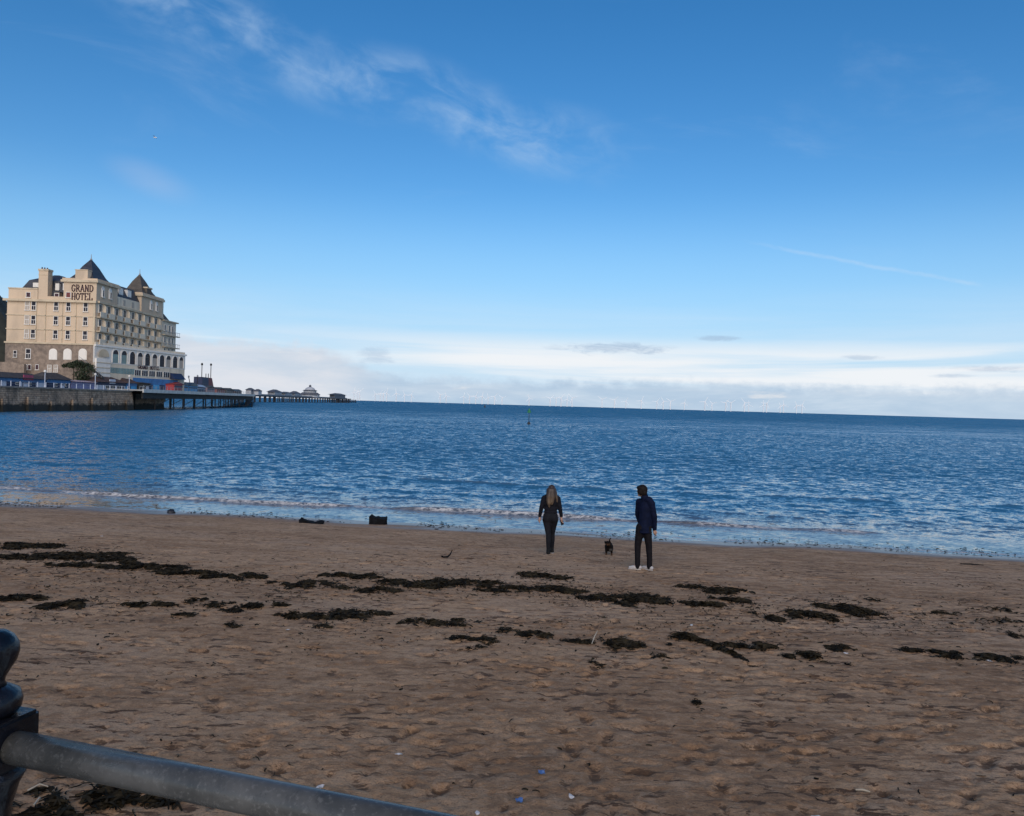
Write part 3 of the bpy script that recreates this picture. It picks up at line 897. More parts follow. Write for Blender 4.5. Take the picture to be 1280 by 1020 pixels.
for (y0, y1) in ((378.0, 388.0), (395.8, 405.6), (413.2, 423.0)):
    for px in (34.0, 42.0, 70.0, 85.4, 107.0):
        dy = 0.0286 * (px - 60)
        put(w_blind if px == 34.0 else w_dark, (fx(px), HY0 - 0.002, fz(60, y1 - .4)), sz_=1.0)
w_attic = window_proto(0.95, 1.05, maroon, False)
put(w_attic, (fx(34.6), HY0 + 0.098, fz(34.6, 371.0)))
w_tower = window_proto(1.0, 1.15, wood_red, False)
put(w_tower, (fx(85.6), HY0 - 0.252, fz(85.6, 371.6)))
put(w_attic, (fx(68.8), HY0 + 0.498, fz(68.8, 372.0)))
# stone storey
w_arch = window_proto(1.65, 2.6, white, False, True)
for px in (68.0, 86.0, 105.0):
    put(w_arch, (fx(px), HY0 - 0.122, fz(px, 449.5)))
for px, py, s_ in ((20.6, 446.0, 0.75), (37.0, 447.5, 1.1)):
    put(w_dark, (fx(px), HY0 - 0.122, fz(px, py)), sx=s_, sz_=s_)
for px in (34.0, 39.0, 48.5):
    put(w_attic, (fx(px), HY0 - 0.122, fz(px, 461.5)), sx=.7)
for px in (64.0, 72.0):
    put(w_blind, (fx(px), HY0 - 0.122, fz(px, 464.5)), sx=.9, sz_=.8)
# side facade: balcony slabs with solid fronts, fins between the bays, dark windows behind
bays = [124.8, 135.4, 145.5, 155.3, 165.6, 174.5, 186.5, 194.6]
end_bays = [205.0, 210.3, 214.5]
rows = [(377.4, 396.3), (396.3, 414.2), (414.2, 430.6)]
zrow = [sz(121, y) for y in (377.4, 396.3, 414.2, 430.6)]
w_side = window_proto(1.35, 1.5, glass_s, False)
for k in range(3):
    ztop, zbot = zrow[k], zrow[k + 1]
    MB().box(HX0 + 0.01, HX0 + 1.0, HY0 + 0.4, YT3 - 0.1, zbot - 0.16, zbot + 0.14).build('balcony_slab', trim, hotel)
    for j, px in enumerate(bays):
        y = sy(px); hw = 0.95
        put(w_side, (HX0 + 0.012, y, zbot + 1.45), math.pi / 2, 1.0, (ztop - zbot - 2.0) / 1.5)
        MB().box(HX0 + 0.84, HX0 + 0.98, y - 1.5, y + 1.5, zbot + 0.142, zbot + 1.35).build('balcony_front', cream2, hotel)
        MB().prism([(HX0 + 0.012, y + 1.05, zbot + 0.15), (HX0 + 0.97, y + 1.05, zbot + 0.15), (HX0 + 0.9, y + 1.05, ztop - 0.9), (HX0 + 0.35, y + 1.05, ztop - 0.2), (HX0 + 0.012, y + 1.05, ztop - 0.2)], (0, 0.28, 0)).build('balcony_fin', cream2, hotel)
    zb2 = zbot - 1.1
    for j, px in enumerate(end_bays):
        y = sy(px)
        put(w_side, (HX0 + 0.312, y, zb2 + 1.4), math.pi / 2, 0.8, 1.0)
    MB().box(HX0 + 0.31, HX0 + 1.2, YT3 + 0.4, YE + 1.1, zb2 - 0.1, zb2 + 0.16).build('balcony_slab', trim, hotel)
    rl = MB()
    for k2 in range(9):
        yy = YT3 + 0.5 + k2 * (YE + 0.6 - YT3 - .5) / 8
        rl.box(HX0 + 1.1, HX0 + 1.16, yy, yy + 0.07, zb2 + 0.17, zb2 + 1.1)
    rl.box(HX0 + 1.08, HX0 + 1.18, YT3 + 0.4, YE + 1.1, zb2 + 1.1, zb2 + 1.2)
    rl.build('balcony_rail', grey_metal, hotel)
MB().box(HX0 + 0.01, HX0 + 0.75, HY0 + 0.4, YT3 + .1, zrow[0] - 0.25, zrow[0] + 0.25).build('cornice', trim, hotel)
for px in (126.2, 135.5, 187.0, 194.0):
    w_ta = put(w_arch, (HX0 + 0.252, sy(px), ZC + 1.6), math.pi / 2, 0.75, 1.0)
w_tg = window_proto(0.8, 1.5, glass, False)
for px in (126.2, 135.5, 187.0, 194.0):
    put(w_tg, (HX0 + 0.41, sy(px), ZC + 1.75), math.pi / 2, 0.9, 1.0)

# sign letters on the front tower, cut from strokes with serifs
STROKES = {
    'G': [[(.92, .74), (.80, .92), (.5, 1), (.2, .86), (.08, .5), (.2, .14), (.5, 0), (.82, .10), (.86, .40)], [(.6, .42), (1, .42)]],
    'R': [[(.18, 0), (.18, 1)], [(.18, 1), (.62, .98), (.80, .76), (.62, .52), (.18, .5)], [(.45, .5), (.95, 0)], [(0, 0), (.36, 0)], [(0, 1), (.3, 1)]],
    'A': [[(.08, 0), (.5, 1), (.92, 0)], [(.24, .34), (.76, .34)], [(-.04, 0), (.22, 0)], [(.76, 0), (1.04, 0)]],
    'N': [[(.15, 0), (.15, 1), (.85, 0), (.85, 1)], [(0, 0), (.3, 0)], [(0, 1), (.25, 1)], [(.7, 1), (1, 1)]],
    'D': [[(.18, 0), (.18, 1)], [(.18, 1), (.6, .97), (.9, .72), (.93, .5), (.9, .28), (.6, .03), (.18, 0)], [(0, 0), (.3, 0)], [(0, 1), (.3, 1)]],
    'H': [[(.15, 0), (.15, 1)], [(.85, 0), (.85, 1)], [(.15, .5), (.85, .5)], [(0, 0), (.3, 0)], [(0, 1), (.3, 1)], [(.7, 0), (1, 0)], [(.7, 1), (1, 1)]],
    'O': [[(.5, 1), (.2, .86), (.06, .5), (.2, .14), (.5, 0), (.8, .14), (.94, .5), (.8, .86), (.5, 1)]],
    'T': [[(.5, 0), (.5, 1)], [(.05, .8), (.05, 1), (.95, 1), (.95, .8)], [(.35, 0), (.65, 0)]],
    'E': [[(.18, 0), (.18, 1)], [(0, 1), (.88, 1), (.88, .8)], [(.18, .52), (.66, .52)], [(0, 0), (.92, 0), (.92, .2)]],
    'L': [[(.2, 0), (.2, 1)], [(.02, 1), (.4, 1)], [(.02, 0), (.9, 0), (.9, .24)]],
}
def letters(word, put_pt, x0, x1, h, m_, parent, thick=0.17, deep=0.12):
    """put_pt(u, v, d): u along, v up, d out of the wall"""
    n = len(word); cw = (x1 - x0) / n
    for i_, c_ in enumerate(word):
        if c_ == ' ':
            continue
        mb_ = MB(); w_ = cw * 0.84
        for st_ in STROKES[c_]:
            for (a0_, b0_), (a1_, b1_) in zip(st_, st_[1:]):
                p0 = Vector((x0 + i_ * cw + a0_ * w_, b0_ * h)); p1 = Vector((x0 + i_ * cw + a1_ * w_, b1_ * h))
                d_ = (p1 - p0).normalized()
                vert = abs(d_.y)
                hw_ = h * thick * (0.26 + 0.30 * vert)
                nn_ = Vector((-d_.y, d_.x)) * hw_
                p0 = p0 - d_ * hw_ * .6; p1 = p1 + d_ * hw_ * .6
                qd = [p0 + nn_, p0 - nn_, p1 - nn_, p1 + nn_]
                a_ = mb_.pts([put_pt(q_.x, q_.y, 0.0) for q_ in qd]); b_ = mb_.pts([put_pt(q_.x, q_.y, deep) for q_ in qd])
                mb_.q += [(a_, a_ + 1, a_ + 2, a_ + 3), (b_ + 3, b_ + 2, b_ + 1, b_)] + [(a_ + j, b_ + j, b_ + (j + 1) % 4, a_ + (j + 1) % 4) for j in range(4)]
        mb_.build('sign_letter', m_, parent)
for word, py, p0, p1 in (('GRAND', 364.8, 89.4, 117.2), ('HOTEL', 375.0, 89.8, 116.6)):
    zb = fz(103, py) + 0.02; h_ = 1.62
    letters(word, lambda u, v, d, zb=zb: Vector((u, HY0 - 0.27 - d, zb + v)), fx(p0), fx(p1), h_, maroon, hotel, 0.125)

# seaward arcade wing of the hotel, splayed outwards
PA = Vector((HX0 + 0.5, HY0 - 0.9, 0)); 
PB = at(231, 470, 226.0); PB.z = 0
PD = (PB - PA).normalized(); PN = Vector((PD.y, -PD.x, 0)); PLn = (PB - PA).length
def pod(p):
    q = PA + PD * p.x + PN * p.y
    return Vector((q.x, q.y, p.z))
def on_pod(px, py):
    d = ray(px, py); k = (PA.x * PN.x + PA.y * PN.y) / (d.x * PN.x + d.y * PN.y)
    q = Vector((d.x * k, d.y * k, EYE + d.z * k))
    return (q - PA).dot(PD), q.z
zp1 = on_pod(125, 433.0)[1]; zp0 = on_pod(140, 454.5)[1]; zw = on_pod(140, 459.3)[1]; zw2 = on_pod(140, 466.8)[1]; zl = on_pod(200, 473.5)[1]
def pod_slab(n_, z0, z1, ext=0.0):
    a_, b_ = pod(Vector((0.02, n_, 0))), pod(Vector((PLn + ext, n_, 0)))
    return MB().prism([(a_.x, a_.y, z0), (b_.x, b_.y, z0), (HX0 - 0.4, b_.y + 1.0, z0), (HX0 - 0.4, a_.y + 0.9, z0)], (0, 0, z1 - z0))
pod_slab(0.0, zp0, zp1).build('arcade_wall', white, hotel)
pod_slab(-0.06, QZ, zp0 - 0.002, -0.1).build('lower_wall', cream2, hotel)
pod_slab(0.35, zp1 + 0.002, zp1 + 0.45, 0.3).build('arcade_cornice', white, hotel)
MB(pod).box(0.3, PLn - 0.1, -0.3, -0.05, zp1 + 0.45, zp1 + 1.0).build('balustrade', cream2, hotel)
t_b0, t_b1 = on_pod(118.5, 450)[0], on_pod(136, 450)[0]
MB(pod).box(max(0.1, t_b0), t_b1, 0.002, 0.5, QZ, zp0 + 1.0).build('stair_bay', white, hotel)
for zz in (zp0, (zp0 + zw2) / 2, zw2):
    MB(pod).box(max(0.05, t_b0) - .05, t_b1 + .05, 0.502, 0.6, zz - 0.1, zz + 0.1).build('string_course', trim, hotel)
tcs = []
def arch(t, z0, w_, h_, glass_m):
    n = 11; r_ = w_ / 2
    arc = [(-r_, 0)] + [(-r_ * math.cos(math.pi * k / (n - 1)), h_ - r_ + r_ * math.sin(math.pi * k / (n - 1))) for k in range(n)] + [(r_, 0)]
    ring = MB(pod)
    for (a0_, b0_), (a1_, b1_) in zip(arc, arc[1:]):
        k0, k1 = 1.2, 1.2
        ring.poly([(t + a0_, 0.004, z0 + b0_), (t + a1_, 0.004, z0 + b1_), (t + a1_ * 1.18, 0.004, z0 + b1_ + (0.2 if b1_ > h_ - r_ else 0)), (t + a0_ * 1.18, 0.004, z0 + b0_ + (0.2 if b0_ > h_ - r_ else 0)),
                   (t + a0_, 0.22, z0 + b0_), (t + a1_, 0.22, z0 + b1_), (t + a1_ * 1.18, 0.22, z0 + b1_ + (0.2 if b1_ > h_ - r_ else 0)), (t + a0_ * 1.18, 0.22, z0 + b0_ + (0.2 if b0_ > h_ - r_ else 0))],
                  [(0, 1, 2, 3), (4, 7, 6, 5), (0, 4, 5, 1), (2, 6, 7, 3), (1, 5, 6, 2), (0, 3, 7, 4)])
    a_ = ring.build('arch_window', white, hotel)
    MB(pod).prism([(t + x_, 0.03, z0 + z_) for x_, z_ in arc if z_ >= h_ - r_ - 1e-6], (0, 0.04, 0)).build('fanlight', glass, a_)
    MB(pod).box(t - r_, t + r_, 0.03, 0.06, z0, z0 + h_ - r_ - 0.02).build('pane', glass_m, a_)
for k, zx in enumerate((300, 395, 487, 573, 655, 735, 815, 887, 960, 1028)):
    px = 110 + zx / 8.87; py0 = 410 + (330 + (zx - 300) * 0.10) / 8.87
    t_, z_ = on_pod(px, py0 + 4.2)
    arch(t_, zp0 + 0.25, 2.2 if k < 9 else 2.0, zp1 - zp0 - 0.7, glass_g if k < 2 else (blind if k % 2 else glass))
tb = (max(0.1, t_b0) + t_b1) / 2
MB(pod).prism([(tb - 2.0 * math.cos(math.pi * k / 10), 0.52, zp0 + 1.5 + 1.9 * math.sin(math.pi * k / 10)) for k in range(11)], (0, 0.03, 0)).build('blind_arch', trim, hotel)
for j in range(9):
    t0 = on_pod(137 + j * 3.6, 463)[0]; t1 = on_pod(140.2 + j * 3.6, 463)[0]
    MB(pod).box(t0, t1, -0.058, 0.0, zw2 + .1, zw).build('strip_window', glass_g, hotel)
for j in range(5):
    t0 = on_pod(168 + j * 9.0, 467)[0]; t1 = on_pod(175.5 + j * 9.0, 467)[0]
    ww = MB(pod).box(t0, t1, -0.058, 0.06, zw2 - 0.2, zw - 0.1).build('strip_window', frame_w, hotel)
    for q_ in range(3):
        ta = t0 + (t1 - t0) * (q_ / 3 + 0.04); tb_ = t0 + (t1 - t0) * (q_ / 3 + 0.29)
        MB(pod).box(ta, tb_, 0.062, 0.09, zw2 - 0.1, zw - 0.2).build('pane', glass, ww)
tl0, tl1 = on_pod(172.5, 459)[0], on_pod(199.5, 461)[0]
letters('GRAND HOTEL', lambda u, v, d: pod(Vector((u, -0.055 + d, zw + 0.25 + v))), tl0, tl1, 1.0, maroon, hotel, 0.15, 0.1)
blue = mat('blue_paint', (0.05, 0.17, 0.38), 0.6, 0.15, 0.8, stain=(0.02, 0.05, 0.12), stain_amt=0.5)
blue2 = mat('bright_blue_paint', (0.05, 0.30, 0.55), 0.55, 0.15, 0.8)
navy = mat('navy_paint', (0.018, 0.030, 0.075), 0.6, 0.2, 0.8)
shop_w = mat('shop_white', (0.50, 0.54, 0.62), 0.6, 0.08, 0.8)
lilac = mat('lilac_paint', (0.20, 0.21, 0.38), 0.6, 0.15, 0.8)
red = mat('red_paint', (0.38, 0.03, 0.035), 0.55, 0.15, 0.8)
rose = mat('rose_sign', (0.34, 0.05, 0.10), 0.5, 0.15, 0.8)
tile_r = mat('red_brown_roof', (0.075, 0.045, 0.04), 0.8, 0.3, 1.5)
t0 = on_pod(166, 480)[0]
MB(pod).box(t0, PLn - 3.5, -0.055, 0.12, QZ + .02, zl - 0.1).build('blue_hoarding', blue, hotel)
for j in range(7):
    tt = t0 + 0.6 + j * (PLn - 4.5 - t0) / 7
    MB(pod).box(tt, tt + 2.2, 0.122, 0.2, QZ + 0.4, QZ + 2.1).build('hoarding_panel', blue2 if j % 2 else navy, hotel)
t0, t1 = on_pod(212.5, 470)[0], on_pod(226.5, 470)[0]
MB(pod).poly([(t0, 0.01, zw2 + 1.2), (t1, 0.01, zw2 + 1.2), (t1, 0.01, zw2 - 0.4), (t0, 0.01, zw2 - 0.4), (t0, 1.6, zw2 - 0.5), (t1, 1.6, zw2 - 0.5)], [(0, 1, 5, 4), (2, 3, 4, 5), (0, 4, 3), (1, 2, 5), (0, 3, 2, 1)]).build('awning', navy, hotel)
# ------------------------------------------------------------------ promenade below the hotel: shops, lamps, railing, shrub, stair
SN = -6.0                                             # shop fronts stand 6 m behind the wall face
def T(px, n=SN): return on_quay(px, 478, n)[0]
def Zq(px, py, n=SN): return on_quay(px, py, n)[1]

def shop(label, p0, p1, eave, ridge, wall_m, roof_m, fascia_m, bays_, hip=1.5, group='shops along the quay'):
    t0, t1 = T(p0), T(p1); ze_ = Zq((p0 + p1) / 2, eave); zr_ = Zq((p0 + p1) / 2, ridge)
    r = thing('quay_shop', quay(Vector(((t0 + t1) / 2, SN - 2, QZ))), label, 'shop', group)
    MB(quay).box(t0, t1, SN - 4.5, SN, QZ + .01, ze_).build('wall', wall_m, r)
    MB(quay).poly([(t0 - .3, SN + .7, ze_ + .01), (t1 + .3, SN + .7, ze_ + .01), (t1 + .3, SN - 4.8, ze_ + .01), (t0 - .3, SN - 4.8, ze_ + .01), (t0 + hip, SN - 2, zr_), (t1 - hip, SN - 2, zr_)],
                  [(0, 1, 5, 4), (1, 2, 5), (2, 3, 4, 5), (3, 0, 4), (0, 3, 2, 1)]).build('roof', roof_m, r)
    MB(quay).box(t0 + .02, t1 - .02, SN + .003, SN + .12, ze_ - .75, ze_ - .02).build('fascia', fascia_m, r)
    for (a, b, kind, m_) in bays_:
        ta, tb_ = T(a), T(b)
        if kind == 'panel':
            MB(quay).box(ta, tb_, SN + .003, SN + .08, QZ + .05, ze_ - .78).build('shutter', m_, r)
        elif kind == 'win':
            f = MB(quay).box(ta, tb_, SN + .003, SN + .06, QZ + .6, ze_ - .8).build('shop_window', frame_w, r)
            n_ = max(2, int((tb_ - ta) / 1.0))
            for q in range(n_):
                u0 = ta + (tb_ - ta) * (q + .1) / n_; u1 = ta + (tb_ - ta) * (q + .9) / n_
                MB(quay).box(u0, u1, SN + .062, SN + .09, QZ + .7, ze_ - .9).build('pane', m_, f)
        elif kind == 'door':
            f = MB(quay).box(ta, tb_, SN + .003, SN + .08, QZ + .05, ze_ - .85).build('door', m_, r)
            MB(quay).box(ta + .2, tb_ - .2, SN + .082, SN + .1, QZ + .9, ze_ - 1.0).build('door_glass', glass, f)
        elif kind == 'sign':
            MB(quay).box(ta, tb_, SN + .13, SN + .3, ze_ - .3, ze_ + .75).build('sign_board', m_, r)
        elif kind == 'post':
            MB(quay).box(ta, ta + .18, SN + .45, SN + .6, QZ + .02, ze_ - .02).build('post', m_, r)
    return r
slate_d = mat('shop_roof_felt', (0.050, 0.045, 0.045), 0.85, 0.3, 1.0)
shop('long blue quayside shop with dark roof, white ends and a rose-red sign', -30, 56, 472.2, 465.0, navy, slate_d, blue,
     [(-28, -10, 'win', glass), (0.3, 7.5, 'panel', shop_w), (10, 18, 'panel', navy), (19.5, 23, 'win', glass), (24, 27.5, 'panel', shop_w), (29, 34.5, 'door', shop_w), (35.5, 39.5, 'win', glass), (45, 55, 'panel', shop_w), (28, 40, 'sign', rose)])
shop('navy quayside shop with hipped dark roof between the two lamp posts', 57.5, 87.5, 474.5, 466.0, navy, slate_d, blue,
     [(60, 66, 'panel', navy), (67, 72, 'win', glass), (75, 80.5, 'door', shop_w), (81.5, 83.5, 'win', glass)])
shop('low lilac shuttered kiosk with pale pink eave, left of the second lamp post', 89, 118.5, 477.5, 475.5, lilac, mat('pale_pink_eave', (0.42, 0.33, 0.36), .7), lilac,
     [(90, 104, 'panel', lilac), (105, 117, 'panel', lilac)], 0.3)
shop('pale blue-white glazed shop with red-brown hipped roof by the second lamp post', 120, 157, 478.0, 471.0, shop_w, tile_r, navy,
     [(121, 130, 'panel', shop_w), (132, 137, 'win', glass), (138, 144, 'win', glass), (146, 155, 'win', glass), (136, 143, 'sign', shop_w)], 3.0)
shop('bright blue narrow kiosk under the red-brown roof edge', 158, 171, 479.0, 472.0, blue2, tile_r, blue, [(160, 163, 'door', navy), (165, 169, 'panel', blue2)], 1.0)
shop('small dark open-fronted kiosk in front of the blue hoarding', 173, 187.5, 479.2, 476.5, slate_b, slate_d, slate_b, [(174.5, 181, 'win', glass), (182.5, 186, 'panel', shop_w)], 1.0)

def lamp(px, py_top, label):
    n = -1.6; t_ = on_quay(px, 480, n)[0]; zt_ = Zq(px, py_top, n)
    base = quay(Vector((t_, n, QZ)))
    r = thing('street_lamp', base, label, 'street lamp', 'lamp posts on the quay')
    MB().tube([base, base + Vector((0, 0, 0.8)), base + Vector((0, 0, .81)), Vector((base.x, base.y, zt_ - .5))], [0.16, 0.14, 0.09, 0.07], 8).build('pole', shop_w, r)
    MB().lathe((base.x, base.y, zt_ - .5), [(0.10, 0), (0.26, 0.15), (0.24, 0.42), (0.05, 0.55)], 10).build('lantern', frame_w, r)
lamp(56, 462.5, 'tall white lamp post between the long shop and the navy shop')
lamp(119, 466.5, 'tall white lamp post beside the lilac kiosk')
lamp(161.5, 469, 'thin lamp post in front of the red-brown roof')

qr = thing('quay_railing', quay(Vector((0, -0.3, QZ))), 'pale bollards and railing along the top of the stone sea wall', 'railing')
bol = None
for k in range(34):
    t_ = -20 + k * 2.6
    if t_ > WE - 1: break
    b_ = quay(Vector((t_, -0.45, QZ + .28)))
    if bol is None:
        bol = MB().lathe(b_, [(0.08, 0), (0.08, 0.85), (0.10, 0.9), (0.09, 0.98), (0.03, 1.02)], 8).build('bollard', shop_w, qr, origin=b_)
    else:
        o = bol.copy(); COL.objects.link(o); o.parent = qr; o.location = b_ - wloc(qr)
for z_ in (0.55, 0.98):
    MB(quay).tube([(-20, -0.45, QZ + .28 + z_), (WE - .5, -0.45, QZ + .28 + z_)], 0.02, 6).build('rail', grey_metal, qr)

# leaf cloud helper
def leaf_cloud(name, c, rad, n, size, m_, parent=None, seed=1, lump=5):
    rg = np.random.default_rng(seed)
    cs = rg.normal(0, 0.45, (lump, 3)) * np.array(rad); rr = rg.uniform(0.35, 0.65, lump)
    V = []; F = []
    for i in range(n):
        k = rg.integers(lump); d = rg.normal(0, 1, 3); d /= np.linalg.norm(d) + 1e-9
        p = np.array(c) + cs[k] + d * rr[k] * np.array(rad) * rg.random() ** 0.4
        a = rg.normal(0, 1, 3); a /= np.linalg.norm(a); b = np.cross(a, rg.normal(0, 1, 3)); b /= np.linalg.norm(b) + 1e-9
        s = size * rg.uniform(0.6, 1.4); j = len(V)
        V += [tuple(p - a * s), tuple(p + b * s * .5), tuple(p + a * s), tuple(p - b * s * .5)]; F.append((j, j + 1, j + 2, j + 3))
    mb = MB(); mb.v = V; mb.q = F
    return mb.build(name, m_, parent)
leaf_m = mat('shrub_leaf', (0.030, 0.040, 0.018), 0.7, 0.5, 2.0)
bark = mat('shrub_bark', (0.06, 0.045, 0.03), 0.9, 0.3, 4.0)
for (px, py, Y, rad, lab, sd_) in ((92, 455, HY0 - 4, (2.0, 1.6, 1.1), 'small olive tree crown against the stone storey of the hotel', 3), (104, 466, HY0 - 5, (2.6, 1.8, 2.0), 'dark dense shrub behind the lilac kiosk', 4)):
    c_ = at(px, py, Y)
    tr_ = thing('garden_tree' if sd_ == 3 else 'dark_shrub', (c_.x, c_.y, QZ), lab, 'tree' if sd_ == 3 else 'shrub')
    MB().tube([(c_.x, c_.y, QZ), (c_.x + .1, c_.y, (QZ + c_.z) / 2), (c_.x, c_.y, c_.z)], [0.22, 0.16, 0.06], 7).build('trunk', bark, tr_)
    leaf_cloud('crown', c_, rad, 900, 0.28, leaf_m, tr_, sd_, 7)
st = thing('outside_stair', at(112, 474, HY0 - 3), 'dark sloping outside stair running down to the white stair bay', 'stair')
a_, b_ = at(99, 452, HY0 - 2.2), at(127, 473, HY0 - 2.2)
d_ = b_ - a_
MB().prism([a_, b_, b_ + Vector((0, 0, .35)), a_ + Vector((0, 0, .35))], (0, 1.2, 0)).build('flight', slate_d, st)
MB().tube([a_ + Vector((0, -.02, 1.2)), b_ + Vector((0, -.02, 1.2))], 0.05, 6).build('handrail', grey_metal, st)
for k in range(8):
    p = a_ + d_ * (k / 7)
    MB().tube([p + Vector((0, -.02, .3)), p + Vector((0, -.02, 1.2))], 0.03, 5).build('baluster', grey_metal, st)
gw = MB().prism([at(-20, 465, HY0 - 3), at(30, 466, HY0 - 3), at(30, 455, HY0 - 3), at(14, 452.5, HY0 - 3), at(-20, 452, HY0 - 3)], (0, 0.8, 0)).build('garden_wall', stone)
tag(gw, 'low rough stone garden wall at the foot of the hotel, far left', 'wall')

# ------------------------------------------------------------------ pier
deck_m = mat('pier_deck_grey', (0.30, 0.30, 0.29), 0.8, 0.15, 0.6)
iron = mat('pier_iron', (0.030, 0.027, 0.025), 0.8, 0.4, 0.8)
iron2 = mat('far_pier_iron', (0.050, 0.055, 0.065), 0.8, 0.4, 0.8)
pier = thing('pier', (W1.x, W1.y, 0), 'long iron pier on rows of piles, running out from the hotel to a domed pavilion', 'pier')
R0 = quay(Vector((WE - 1, 1.6, 0))); R1 = on_z(314, 508.4, 0.0)
rD = (R1 - R0).normalized(); rN = Vector((rD.y, -rD.x, 0)); rL = (R1 - R0).length
def root(p):
    q = R0 + rD * p.x + rN * p.y
    return Vector((q.x, q.y, p.z))
DZ = at(313, 493.2, R1.y).z
tw = WL - WE + 6
MB(root).box(0, tw, -7.0, 1.2, DZ - 0.35, DZ).build('deck', deck_m, pier)
MB(root).box(tw + .002, rL, -14, 1.2, DZ - 0.35, DZ).build('deck', deck_m, pier)
MB(root).box(0, rL, 1.202, 1.45, DZ - 0.75, DZ + 0.15).build('deck_edge', mat('pale_deck_edge', (0.62, 0.58, 0.52), 0.8, 0.15, 0.6), pier)
MB(root).box(2, rL, 0.3, 0.7, DZ - 2.2, DZ - 0.352).build('girder', iron, pier)
nb = 10
pile0 = None
def pile(p0, p1, r_, m_=iron):
    MB().tube([p0, p1], r_, 6).build('pile', m_, pier)
for k in range(nb + 1):
    tt = 12 + (rL - 13) * k / nb
    for n_ in ((0.5, -4.5) if tt < tw + 3 else (0.5, -6.5, -13)):
        pile(root(Vector((tt, n_, -3))), root(Vector((tt, n_, DZ - 0.5))), 0.20)
    MB(root).box(tt - .12, tt + .12, -5 if tt < tw + 3 else -13.3, 0.9, DZ - 1.1, DZ - 0.6).build('cross_beam', iron, pier)
    if k < nb:
        t2 = 12 + (rL - 13) * (k + 1) / nb
        MB(root).tube([(tt, 0.5, 0.9), (t2, 0.5, DZ - 2.2)], 0.09, 5).build('brace', iron, pier)
        if k > 5: MB(root).tube([(tt, 0.5, 0.6), (t2, 0.5, 0.6)], 0.12, 5).build('low_tie', iron, pier)
for k in range(45):
    tt = 0.5 + (rL - 1) * k / 44
    MB(root).box(tt - .045, tt + .045, 1.24, 1.32, DZ + .152, DZ + 1.0).build('rail_post', grey_metal, pier)
for z_ in (0.6, 1.0):
    MB(root).box(0, rL, 1.25, 1.31, DZ + z_ + .002, DZ + z_ + .06).build('rail', grey_metal, pier)
# main pier beyond the bend
M0 = on_z(316, 503.3, 0.0); M1 = Vector((at(433, 500, 1150).x, 1150, 0))
M0 = Vector((at(317, 500, 640).x, 640, 0))
MZ = at(317, 493.6, 640).z
mD = (M1 - M0).normalized(); mN = Vector((mD.y, -mD.x, 0)); mL = (M1 - M0).length
def mainp(p):
    q = M0 + mD * p.x + mN * p.y
    return Vector((q.x, q.y, p.z))
MB().poly([root(Vector((rL + .01, -13, DZ - .4))), root(Vector((rL + .01, 0, DZ - .4))), mainp(Vector((0, 0, MZ - .8))), mainp(Vector((0, -10, MZ - .8))),
           root(Vector((rL + .01, -13, DZ - .02))), root(Vector((rL + .01, 0, DZ - .02))), mainp(Vector((0, 0, MZ))), mainp(Vector((0, -10, MZ)))],
          [(0, 1, 2, 3), (4, 7, 6, 5), (0, 4, 5, 1), (1, 5, 6, 2), (2, 6, 7, 3), (3, 7, 4, 0)]).build('linking_deck', iron2, pier)
for k in range(12):
    f = (k + .5) / 12
    a = root(Vector((rL, -2, 0))).lerp(mainp(Vector((0, -2, 0))), f); b = root(Vector((rL, -11, 0))).lerp(mainp(Vector((0, -9, 0))), f)
    for q in (a, b):
        pile(Vector((q.x, q.y, -3)), Vector((q.x, q.y, DZ + (MZ - DZ) * f - .6)), 0.3, iron2)
MB(mainp).box(0, mL, -10, 0.5, MZ - 1.2, MZ).build('main_deck', iron2, pier)
MB(mainp).box(0, mL, 0.502, 0.8, MZ - .2, MZ + 1.0).build('main_parapet', mat('far_pier_rail', (0.20, 0.22, 0.24), .8), pier)
for k in range(30):
    tt = 3 + (mL - 6) * k / 29
    for n_ in (0.2, -9.5):
        pile(mainp(Vector((tt, n_, -3))), mainp(Vector((tt, n_, MZ - 1.2))), 0.55 if k % 2 else 0.75, iron2)
# the head of the pier widens
MB(mainp).box(mL - 150, mL - 20, 0.8, 10, MZ - 1.0, MZ - .004).build('head_deck', iron2, pier)
for k in range(12):
    pile(mainp(Vector((mL - 146 + k * 11, 9.2, -3))), mainp(Vector((mL - 146 + k * 11, 9.2, MZ - 1))), 0.6, iron2)
MB(mainp).box(mL, mL + 110, -9, 0, 1.2, 2.4).build('landing_stage', iron2, pier)
for k in range(6):
    pile(mainp(Vector((mL + 6 + k * 20, -1, -3))), mainp(Vector((mL + 6 + k * 20, -1, 5.0))), 0.7, iron2)

